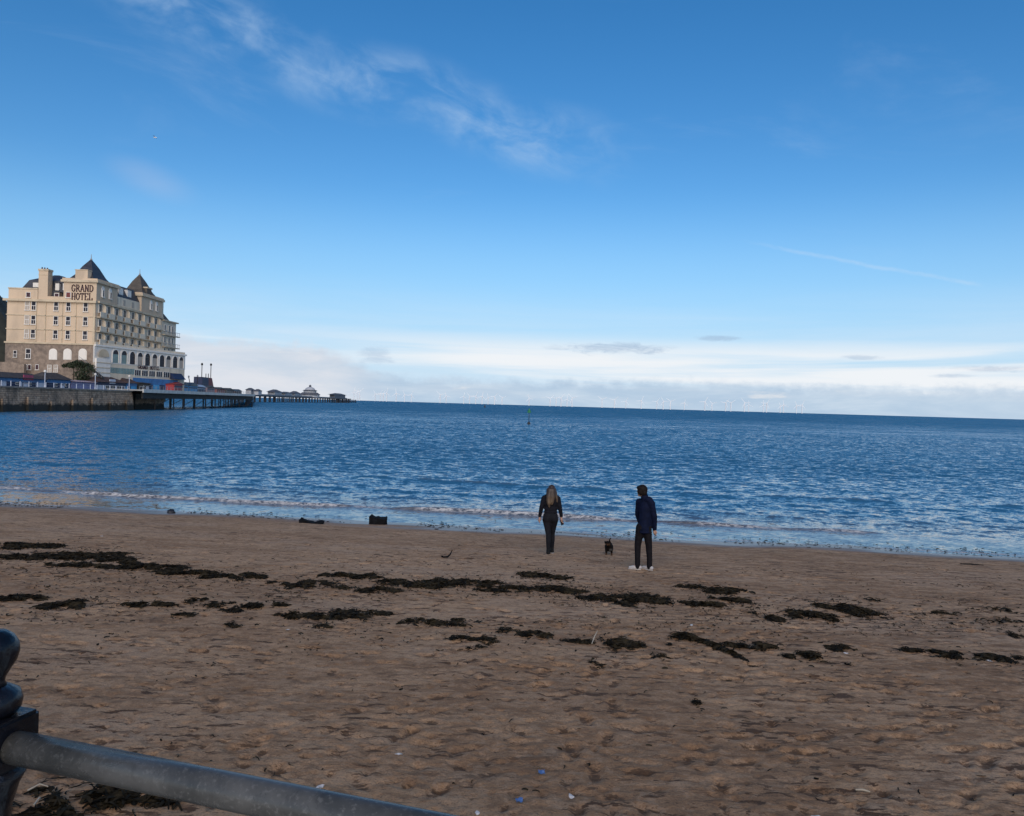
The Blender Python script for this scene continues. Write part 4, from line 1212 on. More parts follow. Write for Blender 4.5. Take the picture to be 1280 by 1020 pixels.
# stalls and pavilions on the pier
def t_root(px, n=-0.5):
    d = ray(px, 487); o = R0 + rN * n
    k = (o.x * rN.x + o.y * rN.y) / (d.x * rN.x + d.y * rN.y)
    return (Vector((d.x * k, d.y * k, 0)) - R0).dot(rD)
def root_z(px, py, n=-0.5):
    t_ = t_root(px, n); q = root(Vector((t_, n, 0)))
    return at(px, py, q.y).z
def stall(label, px0, px1, eave, ridge, wm, rm, name='pier_stall', n0=-0.5, dep=4.0):
    t0, t1 = t_root(px0), t_root(px1); pm = (px0 + px1) / 2
    ze_, zr_ = root_z(pm, eave), root_z(pm, ridge)
    r = thing(name, root(Vector(((t0 + t1) / 2, n0 - dep / 2, DZ))), label, 'stall', 'stalls on the near end of the pier')
    MB(root).box(t0, t1, n0 - dep, n0, DZ + .01, ze_).build('wall', wm, r)
    tm = (t0 + t1) / 2
    MB(root).poly([(t0 - .3, n0 + .4, ze_ + .01), (t1 + .3, n0 + .4, ze_ + .01), (t1 + .3, n0 - dep - .3, ze_ + .01), (t0 - .3, n0 - dep - .3, ze_ + .01), (tm, n0 + .2, zr_), (tm, n0 - dep, zr_)],
                  [(0, 1, 4), (1, 2, 5, 4), (2, 3, 5), (3, 0, 4, 5), (0, 3, 2, 1)]).build('roof', rm, r)
    MB(root).box(t0 + .4, t1 - .4, n0 + .003, n0 + .06, DZ + 1.0, ze_ - .4).build('hatch', navy if wm != navy else shop_w, r)
    return r
stall('red pier stall right of the blue hoarding', 213, 224, 480.5, 477.5, red, mat('red_roof', (0.30, 0.05, 0.045), 0.7), n0=0.5, dep=2.5)
stall('deep blue pier stall with grey pitched roof next to the red stall', 225, 231.5, 481.5, 477.5, blue2, slate, n0=0.3, dep=3.0)
stall('larger bright blue pier stall with dark pitched roof', 232, 243.5, 482.5, 478.0, blue2, slate, n0=0.3)
stall('low navy stall with white eave right of the bright blue stall', 246, 257, 484.0, 481.0, navy, shop_w)
stall('low pinkish grey stall below the fairground tower', 259, 268.5, 484.5, 482.0, mat('pink_boards', (.42, .28, .27), .8), slate_b)
stall('low brick-red stall near the middle of the pier root', 271, 281, 486.5, 484.0, mat('brick_boards', (.36, .12, .09), .8), slate_b)
stall('low brown stall past the brick-red stall', 283, 292, 487.5, 485.0, slate_b, slate_b)
stall('last low dark stall at the end of the pier root', 294, 302, 488.8, 486.5, tile_r, slate)
# fairground tower
c_ = t_root(258, -8); zt_ = root_z(260, 472.0, -8)
ft = thing('fairground_tower', root(Vector((c_ + 1, -8, DZ))), 'tapering blue and red fairground tower with masts above the pier stalls', 'fairground ride')
t0, t1 = t_root(252.5, -8), t_root(269, -8)
tk0, tk1 = t_root(252.8, -8), t_root(265, -8)
def taper(nm, ta, tb_, ua, ub, n0, n1, m_):
    MB(root).poly([(ta, n0, DZ + .01), (tb_, n0, DZ + .01), (tb_, n1, DZ + .01), (ta, n1, DZ + .01), (ua, n0, zt_), (ub, n0, zt_), (ub, n1, zt_), (ua, n1, zt_)],
                  [(0, 1, 5, 4), (1, 2, 6, 5), (2, 3, 7, 6), (3, 0, 4, 7), (4, 5, 6, 7), (0, 3, 2, 1)]).build(nm, m_, ft)
mid = t0 + (t1 - t0) * .5
taper('blue_side', t0, mid, tk0, tk0 + (tk1 - tk0) * .6, -11, -8, navy)
taper('red_side', mid + .01, t1, tk0 + (tk1 - tk0) * .6 + .01, tk1, -10.9, -8.1, mat('faded_red', (.26, .07, .06), .7))
for px, top in ((252.8, 457.0), (258, 467), (261, 467), (264.0, 457.5)):
    t_ = t_root(px, -8); q = root(Vector((t_, -8.3, zt_ - .3)))
    mst = MB().tube([q, Vector((q.x, q.y, root_z(px, top, -8)))], 0.14, 6).build('mast', iron, ft)
    if top < 460:
        MB().lathe((q.x, q.y, root_z(px, top, -8)), [(.1, 0), (.4, .3), (.4, .7), (.1, 1.0)], 8).build('mast_head', iron, mst)
for px, top, lab in ((240, 472, 'thin leaning flagpole behind the bright blue stall'), (246.5, 471, 'lamp mast between the bright blue and the navy stall')):
    t_ = t_root(px, -6); q = root(Vector((t_, -6, DZ)))
    r = thing('lamp_mast', q, lab, 'mast')
    lean = -1.2 if px == 240 else 0
    MB().tube([q, Vector((q.x + lean, q.y, root_z(px, top, -6)))], 0.12, 6).build('pole', iron, r)
    MB().lathe((q.x + lean, q.y, root_z(px, top, -6) - .1), [(.1, 0), (.3, .2), (.28, .6), (.05, .8)], 8).build('head', grey_metal, r)
# far buildings on the main pier
far_w = mat('far_pavilion_white', (0.42, 0.43, 0.45), 0.8, 0.1, .3)
far_g = mat('far_pavilion_roof', (0.10, 0.105, 0.12), 0.8, 0.2, .3)
def t_main(px, n=-4.0):
    d = ray(px, 490); o = M0 + mN * n
    k = (o.x * mN.x + o.y * mN.y) / (d.x * mN.x + d.y * mN.y)
    return (Vector((d.x * k, d.y * k, 0)) - M0).dot(mD)
def far_kiosk(label, px0, px1, eave, ridge, main=True, wm=None):
    if main:
        fr, t0, t1 = mainp, t_main(px0), t_main(px1); y_ = mainp(Vector(((t0 + t1) / 2, -4, 0))).y; zb = MZ; n0, n1 = -7.5, -.8
    else:
        f0 = 0.35
        a = root(Vector((rL, -7, 0))).lerp(mainp(Vector((0, -5, 0))), f0); y_ = a.y
        w2 = (px1 - px0) / FPX * y_ / 2; xc = at((px0 + px1) / 2, 490, y_).x
        fr = lambda p: Vector((xc + p.x, y_ + p.y, p.z)); t0, t1 = -w2, w2; zb = DZ + (MZ - DZ) * f0; n0, n1 = -3, 3
    pm = (px0 + px1) / 2
    ze_, zr_ = at(pm, eave, y_).z, at(pm, ridge, y_).z
    tm = (t0 + t1) / 2; w_ = (t1 - t0)
    r = thing('pier_kiosk', fr(Vector((tm, (n0 + n1) / 2, zb))), label, 'kiosk', 'kiosks far out on the pier')
    MB(fr).box(t0 + w_ * .12, t1 - w_ * .12, n0, n1, zb + .01, ze_).build('wall', wm or far_w, r)
    MB(fr).poly([(t0, n0 - .6, ze_ + .01), (t1, n0 - .6, ze_ + .01), (t1, n1 + .6, ze_ + .01), (t0, n1 + .6, ze_ + .01), (t0 + w_ * .3, (n0 + n1) / 2, zr_), (t1 - w_ * .3, (n0 + n1) / 2, zr_)],
                [(0, 1, 5, 4), (1, 2, 5), (2, 3, 4, 5), (3, 0, 4), (0, 3, 2, 1)]).build('roof', far_g, r)
far_kiosk('hipped kiosk just past the end of the pier root', 308.5, 317, 487.5, 484.8, False)
far_kiosk('second hipped kiosk past the pier root, smaller than its neighbour', 318.5, 326, 488.7, 486.3, False)
far_kiosk('pointed-roof kiosk left of the low sheds on the far pier', 338, 349, 490.0, 486.8)
far_kiosk('long low shed in the middle of the far pier', 351, 363, 491.4, 489.6)
far_kiosk('low shed just left of the domed pavilion', 364, 373, 492.0, 488.8)
far_kiosk('flat-roofed building at the seaward end of the pier', 413, 431, 493.6, 491.6, True, mat('far_boards', (.16, .165, .18), .8))
t_ = t_main(387.5); q = mainp(Vector((t_, -4, MZ))); y_ = q.y
pv = thing('domed_pavilion', q, 'white tiered pavilion with dome and cupola on the far pier', 'pavilion')
wpx = y_ / FPX
zq = lambda py: at(387.5, py, y_).z
MB().lathe((q.x, q.y, 0), [(12.0 * wpx, MZ), (12.0 * wpx, zq(493.5))], 14).build('lower_hall', far_w, pv)
MB().lathe((q.x, q.y, 0), [(13.5 * wpx, zq(493.4)), (9.5 * wpx, zq(490.6))], 14).build('lower_roof', far_g, pv)
MB().lathe((q.x, q.y, 0), [(8.0 * wpx, zq(490.6)), (8.0 * wpx, zq(488.6))], 14).build('upper_hall', far_w, pv)
MB().lathe((q.x, q.y, 0), [(9.4 * wpx, zq(488.5)), (7.5 * wpx, zq(487.4))], 14).build('upper_roof', far_g, pv)
MB().lathe((q.x, q.y, 0), [(6.4 * wpx, zq(487.4)), (6.0 * wpx, zq(486.2)), (4.6 * wpx, zq(484.8)), (2.0 * wpx, zq(483.8))], 14).build('dome', far_w, pv)
MB().lathe((q.x, q.y, 0), [(1.5 * wpx, zq(483.9)), (1.5 * wpx, zq(482.6)), (1.9 * wpx, zq(482.5)), (0.2 * wpx, zq(480.8))], 10).build('cupola', far_g, pv)

# ------------------------------------------------------------------ wind turbines on the horizon
turb_m = mat('turbine_white', (0.80, 0.81, 0.82), 0.6, 0.03, 0.01)
pxs = [440 + v / 4 for v in (8, 25, 36, 115, 140, 155, 172, 220, 262, 296, 440, 470, 558, 588, 618, 650, 680, 712, 750, 885, 990, 1020, 1045, 1075, 1100, 1250)] + \
      [760 + v / 2.46 for v in (20, 55, 102, 150, 170, 192, 235, 298, 320, 362, 378, 420, 433, 478, 488, 530, 540, 580, 597)]
tr = random.Random(4)
tp = None
for i, px in enumerate(pxs):
    Y = 8600 + tr.uniform(0, 2600)
    hub = 88.0
    x = at(px, 505, Y).x
    if tp is None:
        tp = thing('wind_turbine', (0, 0, 0), 'tiny white offshore wind turbine standing on the sea horizon', 'wind turbine', 'wind turbines along the horizon')
        MB().tube([(0, 0, -2), (0, 0, 18), (0, 0, hub)], [6.0, 5.4, 4.0], 8).build('tower', turb_m, tp)
        MB().box(-2.4, 2.4, -4, 9, hub - 2.4, hub + 2.6).build('nacelle', turb_m, tp)
        for k in range(3):
            bl = MB().poly([(-2.6, -5.5, 0), (3.2, -5.0, 0), (1.4, -5.1, 55), (-1.0, -5.4, 55), (-1.8, -4.7, 0), (2.2, -4.2, 0), (0.9, -4.7, 55), (-.5, -5.0, 55)],
                           [(0, 1, 2, 3), (4, 7, 6, 5), (0, 3, 7, 4), (1, 5, 6, 2), (3, 2, 6, 7), (0, 4, 5, 1)]).build('blade', turb_m, tp)
            bl.location = (0, 0, hub); bl.rotation_euler = (0, k * 2 * math.pi / 3, 0)
        o = tp
    else:
        o = copy_tree(tp)
    o.location = (x, Y, 0)
    o.scale = (1.2, 1.2, 1.15)
    ph = tr.uniform(0, 2.1)
    for k, b_ in enumerate([c for c in o.children if c.name.startswith('blade')]):
        b_.rotation_euler = (0, ph + k * 2 * math.pi / 3, 0)
# ------------------------------------------------------------------ channel marker and buoy
q = on_z(661, 530.5, 0.0)
mk = thing('channel_marker', q, 'slender pole beacon with green topmark standing in the sea', 'beacon')
k_ = q.y / FPX
MB().tube([q + Vector((0, 0, -2)), q + Vector((0, 0, 18.5 * k_))], [0.08, 0.06], 8).build('pole', dark_metal, mk)
MB().lathe(q, [(0.32, -0.5), (0.32, 0.3), (0.18, 0.5)], 10).build('float_collar', dark_metal, mk)
MB().lathe(q + Vector((0, 0, 14.6 * k_)), [(0.42, 0), (0.36, 0.25), (0.05, 0.95)], 10).build('green_cone', mat('marker_green', (0.02, 0.16, 0.06), 0.6), mk)
q = Vector((at(606, 507, 900).x, 900, 0))
bu = thing('navigation_buoy', q, 'small dark buoy far out near the horizon', 'buoy')
MB().lathe(q, [(1.2, -0.6), (1.3, 0.3), (0.8, 0.9), (0.4, 2.6), (0.1, 2.8)], 10).build('hull', dark_metal, bu)
MB().lathe(q + Vector((0, 0, 2.82)), [(0.3, 0), (0.35, 0.3), (0.05, 0.7)], 8).build('topmark', dark_metal, bu)
# ================================================================== PEOPLE AND DOG
DG = bpy.context.evaluated_depsgraph_get

def blob(name, shapes, m_, parent, base, voxel=0.012, smooth=4):
    """tapered limbs and ellipsoids fused into one continuous skin; coordinates relative to base"""
    bm = bmesh.new()
    for sh in shapes:
        if sh[0] == 'e':                                           # ellipsoid: centre, radii, z-rotation
            _, c, r_, rz = sh
            M = Matrix.Translation(c) @ Matrix.Rotation(rz, 4, 'Z') @ Matrix.Diagonal((*r_, 1))
            bmesh.ops.create_uvsphere(bm, u_segments=20, v_segments=14, radius=1.0, matrix=M)
        else:                                                      # chain of points with radii (rx, ry optional)
            _, pts, rad = sh
            pts = [Vector(p) for p in pts]
            for k in range(len(pts)):
                bmesh.ops.create_uvsphere(bm, u_segments=14, v_segments=10, radius=rad[k], matrix=Matrix.Translation(pts[k]))
            for k in range(len(pts) - 1):
                d = pts[k + 1] - pts[k]
                M = Matrix.Translation((pts[k] + pts[k + 1]) / 2) @ d.to_track_quat('Z', 'Y').to_matrix().to_4x4()
                bmesh.ops.create_cone(bm, cap_ends=True, segments=14, radius1=rad[k], radius2=rad[k + 1], depth=d.length, matrix=M)
    me = bpy.data.meshes.new(name); bm.to_mesh(me); bm.free()
    o = bpy.data.objects.new(name, me); COL.objects.link(o)
    rm = o.modifiers.new('r', 'REMESH'); rm.mode = 'VOXEL'; rm.voxel_size = voxel
    if smooth:
        sm = o.modifiers.new('s', 'SMOOTH'); sm.iterations = smooth; sm.factor = 0.5
    bpy.context.view_layer.update()
    ev = o.evaluated_get(DG())
    me2 = bpy.data.meshes.new_from_object(ev)
    o.modifiers.clear(); o.data = me2; bpy.data.meshes.remove(me)
    me2.name = name
    for p in me2.polygons: p.use_smooth = True
    me2.materials.clear(); me2.materials.append(m_)
    if parent:
        o.parent = parent
        o.location = Vector(base) - wloc(parent)
    else:
        o.location = base
    return o

skin_m = mat('skin', (0.42, 0.25, 0.18), 0.55, 0.05, 5.0)
hair_dark = mat('dark_hair', (0.012, 0.009, 0.008), 0.55, 0.4, 40.0, spec=0.08)
def hair_mat():
    m_ = bpy.data.materials.new('long_fair_hair'); m_.use_nodes = True
    t = NT(m_.node_tree); b = t.n['Principled BSDF']
    co = t.new('ShaderNodeTexCoord').outputs['Object']
    n = t.noise(t.mapping(co, (55, 55, 5)), 1.0, 4, 0.6)
    z = t.xyz(co)[2]
    root_ = t.step(t.add(z, t.mul(n, 0.25)), 1.36, 1.60)
    c = t.mix(t.step(n, 0.35, 0.65), (0.045, 0.028, 0.018), (0.17, 0.115, 0.07))
    c = t.mix(root_, c, (0.035, 0.02, 0.013))
    t.put(b.inputs['Base Color'], c); b.inputs['Roughness'].default_value = 0.5
    return m_
black_c = mat('black_jacket_cloth', (0.010, 0.010, 0.014), 0.85, 0.3, 20.0, spec=0.08, bump=0.2, bscale=60)
grey_leg = mat('dark_grey_leggings', (0.012, 0.0125, 0.016), 0.8, 0.2, 20.0, spec=0.08)
navy_c = mat('navy_jacket_cloth', (0.005, 0.008, 0.024), 0.75, 0.25, 14.0, spec=0.08, bump=0.3, bscale=30)
black_t = mat('black_trousers_cloth', (0.010, 0.009, 0.011), 0.85, 0.3, 20.0, spec=0.08)
shoe_w = mat('white_shoe', (0.44, 0.41, 0.39), 0.6, 0.1, 20.0)
shoe_b = mat('black_shoe', (0.012, 0.012, 0.012), 0.6, 0.2, 20.0, spec=0.08)

def hand(wrist, tip_dir, side, curl=0.4):
    """palm, four unequal fingers with a bend, and a thumb; returns shape list"""
    w_ = Vector(wrist); d = Vector(tip_dir).normalized(); s_ = Vector(side).normalized(); n_ = d.cross(s_)
    sh = [('c', [w_, w_ + d * 0.045, w_ + d * 0.085], [0.022, 0.030, 0.030])]
    for k, (o_, ln) in enumerate(((-0.027, 0.070), (-0.009, 0.080), (0.009, 0.075), (0.027, 0.060))):
        b0 = w_ + d * 0.088 + s_ * o_
        b1 = b0 + (d * 1.0 + n_ * curl * 0.4).normalized() * ln * 0.5
        b2 = b1 + (d * 1.0 + n_ * curl * 1.4).normalized() * ln * 0.5
        sh.append(('c', [b0 - d * .02, b0, b1, b2], [0.010, 0.0095, 0.0085, 0.0075]))
    t0 = w_ + d * 0.035 - s_ * 0.026
    sh.append(('c', [t0, t0 + (d * .6 - s_ * .8).normalized() * 0.035, t0 + (d * .9 - s_ * .45).normalized() * 0.072], [0.012, 0.011, 0.009]))
    return sh

# --- woman, seen from behind, walking to the water
b0 = ground(686.5, 692.5); b0.z = sand_z(b0.x, b0.y) - 0.005
P1 = b0.copy()
wk = (b0 - Vector((0, 0, EYE))).length / FPX * 1.0       # metres per photo pixel at her distance
woman = thing('person', b0, 'woman with long fair hair in black jacket and dark leggings, seen from behind', 'person')
Lf, Rf = Vector((-0.030, -0.07, 0)), Vector((0.070, 0.14, 0))
arms_w = dict(ls=(-0.160, 0.0, 1.305), le=(-0.215, -0.01, 1.07), lw=(-0.245, 0.04, 0.85), rs=(0.170, 0.0, 1.305), re=(0.225, -0.01, 1.06), rw=(0.262, 0.06, 0.86))
A = arms_w
body = [('e', (0.015, 0.0, 1.50), (0.073, 0.092, 0.105), 0.5), ('e', (0.025, 0.07, 1.485), (0.02, 0.025, 0.02), 0),   # head, nose
        ('e', (-0.055, 0.0, 1.49), (0.014, 0.02, 0.03), 0), ('e', (0.085, -0.02, 1.49), (0.014, 0.02, 0.03), 0), ('e', (0.05, 0.07, 1.45), (0.02, 0.02, 0.008), 0),
        ('c', [(0.012, -0.01, 1.42), (0.008, -0.012, 1.34)], [0.050, 0.056]),
        ('c', [(0.008, 0, 1.36), (-0.14, 0, 1.31)], [0.06, 0.05]), ('c', [(0.008, 0, 1.36), (0.15, 0, 1.31)], [0.06, 0.05]),
        ('e', (0.004, 0, 1.20), (0.135, 0.095, 0.16), 0), ('e', (0.004, 0, 1.04), (0.115, 0.085, 0.12), 0), ('e', (0.004, -0.01, 0.89), (0.155, 0.115, 0.13), 0),
        ('c', [(-0.075, 0, 0.84), Lf + Vector((-0.005, 0.01, 0.45)), Lf + Vector((0, 0, 0.09))], [0.058, 0.040, 0.028]),
        ('c', [(0.08, 0, 0.84), Rf + Vector((-0.005, -.02, 0.46)), Rf + Vector((0, 0, 0.09))], [0.058, 0.040, 0.028]),
        ('c', [Lf + Vector((0, 0, .09)), Lf + Vector((0, .1, .04))], [.034, .03]), ('c', [Rf + Vector((0, 0, .09)), Rf + Vector((0, .1, .04))], [.034, .03]),
        ('c', [A['ls'], A['le'], A['lw']], [0.052, 0.040, 0.026]), ('c', [A['rs'], A['re'], A['rw']], [0.052, 0.040, 0.026])]
body += hand(A['lw'], (-0.05, 0.15, -1), (0, 1, 0.1)) + hand(A['rw'], (0.12, 0.25, -1), (0, 1, 0.2), 1.0)
blob('body', body, skin_m, woman, b0, 0.0085, 3)
blob('jacket', [('c', [(0.008, 0, 1.37), (-0.15, 0, 1.315)], [0.068, 0.060]), ('c', [(0.008, 0, 1.37), (0.16, 0, 1.315)], [0.068, 0.060]), ('e', (0.006, 0, 1.22), (0.158, 0.115, 0.17), 0), ('e', (0.006, 0, 1.06), (0.155, 0.115, 0.13), 0),
                ('e', (0.005, -.005, 0.985), (0.165, 0.122, 0.05), 0), ('c', [(0.01, -.01, 1.40), (0.008, -.01, 1.34)], [0.066, 0.075]),
                ('c', [A['ls'], A['le'], (A['lw'][0], A['lw'][1], A['lw'][2] + .03)], [0.062, 0.052, 0.040]), ('c', [A['rs'], A['re'], (A['rw'][0], A['rw'][1], A['rw'][2] + .03)], [0.062, 0.052, 0.040])], black_c, woman, b0, 0.012, 3)
blob('leggings', [('e', (0.004, -0.012, 0.885), (0.175, 0.128, 0.15), 0), ('e', (-0.075, -.03, 0.84), (0.10, 0.11, 0.11), 0), ('e', (0.085, -.03, 0.84), (0.10, 0.11, 0.11), 0),
                  ('c', [(-0.080, 0, 0.80), Lf * 0.52 + Vector((-0.042, 0.005, 0.63)), Lf + Vector((-0.005, 0.01, 0.46)), Lf + Vector((0, -.015, 0.32)), Lf + Vector((0, 0, 0.10))], [0.103, 0.078, 0.062, 0.060, 0.042]),
                  ('c', [(0.088, 0, 0.80), Rf * 0.52 + Vector((0.042, 0, 0.63)), Rf + Vector((-0.005, -.02, 0.47)), Rf + Vector((0, -.02, 0.33)), Rf + Vector((0, 0, 0.10))], [0.103, 0.078, 0.062, 0.060, 0.042])], grey_leg, woman, b0, 0.012, 3)
for f_, m_, nm in ((Lf, shoe_b, 'shoe'), (Rf, shoe_b, 'shoe')):
    s_ = blob(nm, [('c', [f_ + Vector((0, -.05, .05)), f_ + Vector((0, .06, .045)), f_ + Vector((.01, .15, .035))], [.048, .045, .034]), ('c', [f_ + Vector((0, -.02, .06)), f_ + Vector((0, -.01, .11))], [.046, .044])], m_, woman, b0, 0.009, 2)
    blob('sole', [('c', [f_ + Vector((0, -.055, .014)), f_ + Vector((.0, .05, .014)), f_ + Vector((.012, .155, .014))], [.018, .02, .017]), ('e', f_ + Vector((.0, -.03, .014)), (.05, .07, .016), 0), ('e', f_ + Vector((.006, .09, .014)), (.046, .08, .014), 0)], shoe_w, s_, b0, 0.007, 1)
blob('hair', [('e', (0.012, -0.018, 1.525), (0.092, 0.105, 0.105), 0), ('c', [(-0.03, -0.09, 1.50), (-0.05, -0.115, 1.36), (-0.055, -0.13, 1.22), (-0.035, -0.13, 1.11)], [0.07, 0.062, 0.045, 0.014]),
              ('c', [(0.03, -0.09, 1.50), (0.035, -0.115, 1.36), (0.03, -0.13, 1.24), (0.02, -.13, 1.17)], [0.07, 0.06, 0.04, 0.014]), ('c', [(0.085, -0.03, 1.52), (0.112, -0.05, 1.40), (0.135, -0.06, 1.30), (0.15, -0.06, 1.22)], [0.035, 0.038, 0.028, 0.010]),
              ('c', [(-0.075, -0.03, 1.52), (-0.085, -0.06, 1.40), (-0.09, -0.09, 1.26)], [0.032, 0.034, 0.016])], hair_mat(), woman, b0, 0.010, 2)
q = b0 + Vector(A['rw']) + Vector((0.02, 0.03, -0.12))
ph = MB().box(-0.038, 0.038, -0.006, 0.006, -0.075, 0.075).build('phone', mat('phone_black', (0.012, 0.02, 0.035), 0.25, 0.1, 1.0), bevel=0.004)
ph.location = q; ph.rotation_euler = (0.25, R(-25), R(20))
tag(ph, 'dark slim phone held in the woman\'s right hand', 'phone')

# --- man, seen from behind and a little from the left, head turned to the dog
b1 = ground(801, 711.5); b1.z = sand_z(b1.x, b1.y) - 0.005
man = thing('person', b1, 'dark-haired man in navy jacket, black trousers and white shoes, looking left', 'person')
hd = Vector((-0.03, 0.015, 1.632))
Lk = [(-0.02, 0.02, 0.88), (-0.075, 0.03, 0.48), (-0.070, 0.0, 0.085)]
Rk = [(0.10, -0.02, 0.88), (0.155, 0.0, 0.48), (0.175, -0.02, 0.085)]
As = dict(ls=(-0.045, 0.14, 1.39), le=(-0.055, 0.22, 1.12), lw=(0.0, 0.26, 0.95), rs=(0.165, -0.08, 1.39), re=(0.235, -0.07, 1.12), rw=(0.262, 0.0, 0.86))
fd = Vector((-0.97, 0.25, 0))
body = [('e', hd, (0.088, 0.078, 0.112), -0.25), ('e', hd + Vector((-0.065, 0.065, -0.02)), (0.024, 0.02, 0.02), 0), ('e', hd + Vector((-0.03, 0.03, -0.08)), (0.045, 0.045, 0.035), 0), ('e', hd + Vector((0.0, -0.075, -0.01)), (0.02, 0.012, 0.03), 0),
        ('e', hd + Vector((-0.06, 0.055, -0.06)), (0.014, 0.025, 0.008), 0), ('e', hd + Vector((0.02, 0.08, -0.01)), (0.02, 0.012, 0.03), 0),
        ('c', [(0.01, 0.01, 1.57), (0.05, 0.02, 1.45)], [0.058, 0.066]), ('c', [As['ls'], As['rs']], [0.055, 0.055]),
        ('e', (0.06, 0.02, 1.26), (0.12, 0.11, 0.18), -0.5), ('e', (0.05, 0.01, 1.05), (0.115, 0.10, 0.18), -.4), ('e', (0.04, 0.0, 0.92), (0.13, 0.11, 0.12), -.3),
        ('c', Lk, [0.09, 0.06, 0.04]), ('c', Rk, [0.09, 0.06, 0.04]),
        ('c', [Vector(Lk[2]), Vector(Lk[2]) + fd * .11 - Vector((0, 0, .045))], [.036, .028]), ('c', [Vector(Rk[2]), Vector(Rk[2]) + Vector((-.085, .08, -.045))], [.036, .028]),
        ('c', [As['ls'], As['le'], As['lw']], [0.045, 0.04, 0.03]), ('c', [As['rs'], As['re'], As['rw']], [0.045, 0.04, 0.03])]
body += hand(As['rw'], (0.05, 0.08, -1), (-.6, .8, 0), 0.6) + hand(As['lw'], (0.3, 0.3, -.8), (-.3, .9, 0), 0.8)
blob('body', body, skin_m, man, b1, 0.0085, 3)
blob('jacket', [('c', [As['ls'], As['rs']], [0.080, 0.080]), ('e', (0.066, 0.02, 1.27), (0.145, 0.135, 0.21), -0.8), ('c', [(0.062, .015, 1.22), (0.058, 0.01, 1.0), (0.055, 0, 0.86)], [0.130, 0.134, 0.142]),
                ('e', (0.055, 0, 0.79), (0.148, 0.14, 0.04), -.3), ('c', [(0.03, 0.01, 1.53), (0.06, 0.02, 1.44)], [0.078, 0.09]), ('e', (0.105, -0.05, 1.47), (0.095, 0.075, 0.065), -.4),
                ('c', [As['ls'], As['le'], As['lw']], [0.078, 0.066, 0.052]), ('c', [As['rs'], As['re'], As['rw']], [0.072, 0.062, 0.048])], navy_c, man, b1, 0.012, 3)
blob('trousers', [('e', (0.04, 0, 0.88), (0.165, 0.13, 0.13), -.3), ('c', [(-0.022, 0.02, 0.86), (-0.055, 0.03, 0.66), Lk[1], (-0.075, 0.0, 0.28), (-0.070, -.005, 0.065)], [0.105, 0.082, 0.068, 0.060, 0.055]),
                  ('c', [(0.095, -.02, 0.86), (0.13, -.01, 0.66), Rk[1], (0.168, -.02, 0.28), (0.175, -.025, 0.065)], [0.105, 0.082, 0.068, 0.060, 0.055])], black_t, man, b1, 0.012, 3)
for an, fd in ((Lk[2], Vector((-0.97, 0.25, 0))), (Rk[2], Vector((-0.72, 0.69, 0)))):
    a_ = Vector((an[0], an[1], 0))
    s_ = blob('shoe', [('c', [a_ - fd * .05 + Vector((0, 0, .05)), a_ + fd * .07 + Vector((0, 0, .045)), a_ + fd * .155 + Vector((0, 0, .035))], [.042, .042, .030]), ('c', [a_ + Vector((0, 0, .06)), a_ + Vector((0, 0, .10))], [.05, .046])], shoe_w, man, b1, 0.009, 2)
    blob('sole', [('c', [a_ - fd * .045 + Vector((0, 0, .014)), a_ + fd * .07 + Vector((0, 0, .014)), a_ + fd * .165 + Vector((0, 0, .014))], [.036, .038, .028])], mat('shoe_sole', (.40, .37, .34), .8), s_, b1, 0.008, 1).scale = (1, 1, 0.5)
blob('hair', [('e', hd + Vector((0.018, -0.005, 0.035)), (0.108, 0.098, 0.105), -0.25), ('e', hd + Vector((0.05, -0.02, -0.02)), (0.068, 0.082, 0.092), 0), ('e', hd + Vector((-0.01, -0.045, -0.005)), (0.075, 0.05, 0.085), 0), ('e', hd + Vector((-0.035, 0.0, 0.07)), (0.07, 0.075, 0.05), 0), ('e', hd + Vector((-0.04, -0.03, 0.0)), (0.055, 0.055, 0.075), 0)], hair_dark, man, b1, 0.010, 1)

# --- small black and tan dog facing the camera
b2 = ground(760, 693.0); b2.z = sand_z(b2.x, b2.y) - 0.003
def dog_mat():
    m_ = bpy.data.materials.new('black_tan_coat'); m_.use_nodes = True
    t = NT(m_.node_tree); b = t.n['Principled BSDF']
    co = t.new('ShaderNodeTexCoord').outputs['Object']
    x, y, z = t.xyz(co)
    n = t.noise(co, 30, 5, 0.65)
    zz = t.add(z, t.mul(t.sub(n, 0.5), 0.05))
    tan = t.m('MAXIMUM', t.step(zz, 0.075, 0.03), t.mul(t.step(t.m('ABSOLUTE', t.sub(zz, 0.285)), 0.035, 0.01), t.step(y, -0.20, -0.24)))
    c = t.mix(tan, (0.008, 0.006, 0.005), (0.075, 0.038, 0.02))
    # grizzled grey chest
    ch_ = t.mul(t.step(t.m('ABSOLUTE', t.sub(zz, 0.145)), 0.04, 0.01), t.mul(t.step(y, -0.10, -0.15), t.step(x, -.01, .02)))
    c = t.mix(t.mul(ch_, 0.45), c, (0.14, 0.13, 0.12))
    t.put(b.inputs['Base Color'], c); b.inputs['Roughness'].default_value = 0.85; b.inputs['Specular IOR Level'].default_value = 0.08
    return m_
dk = 1.0
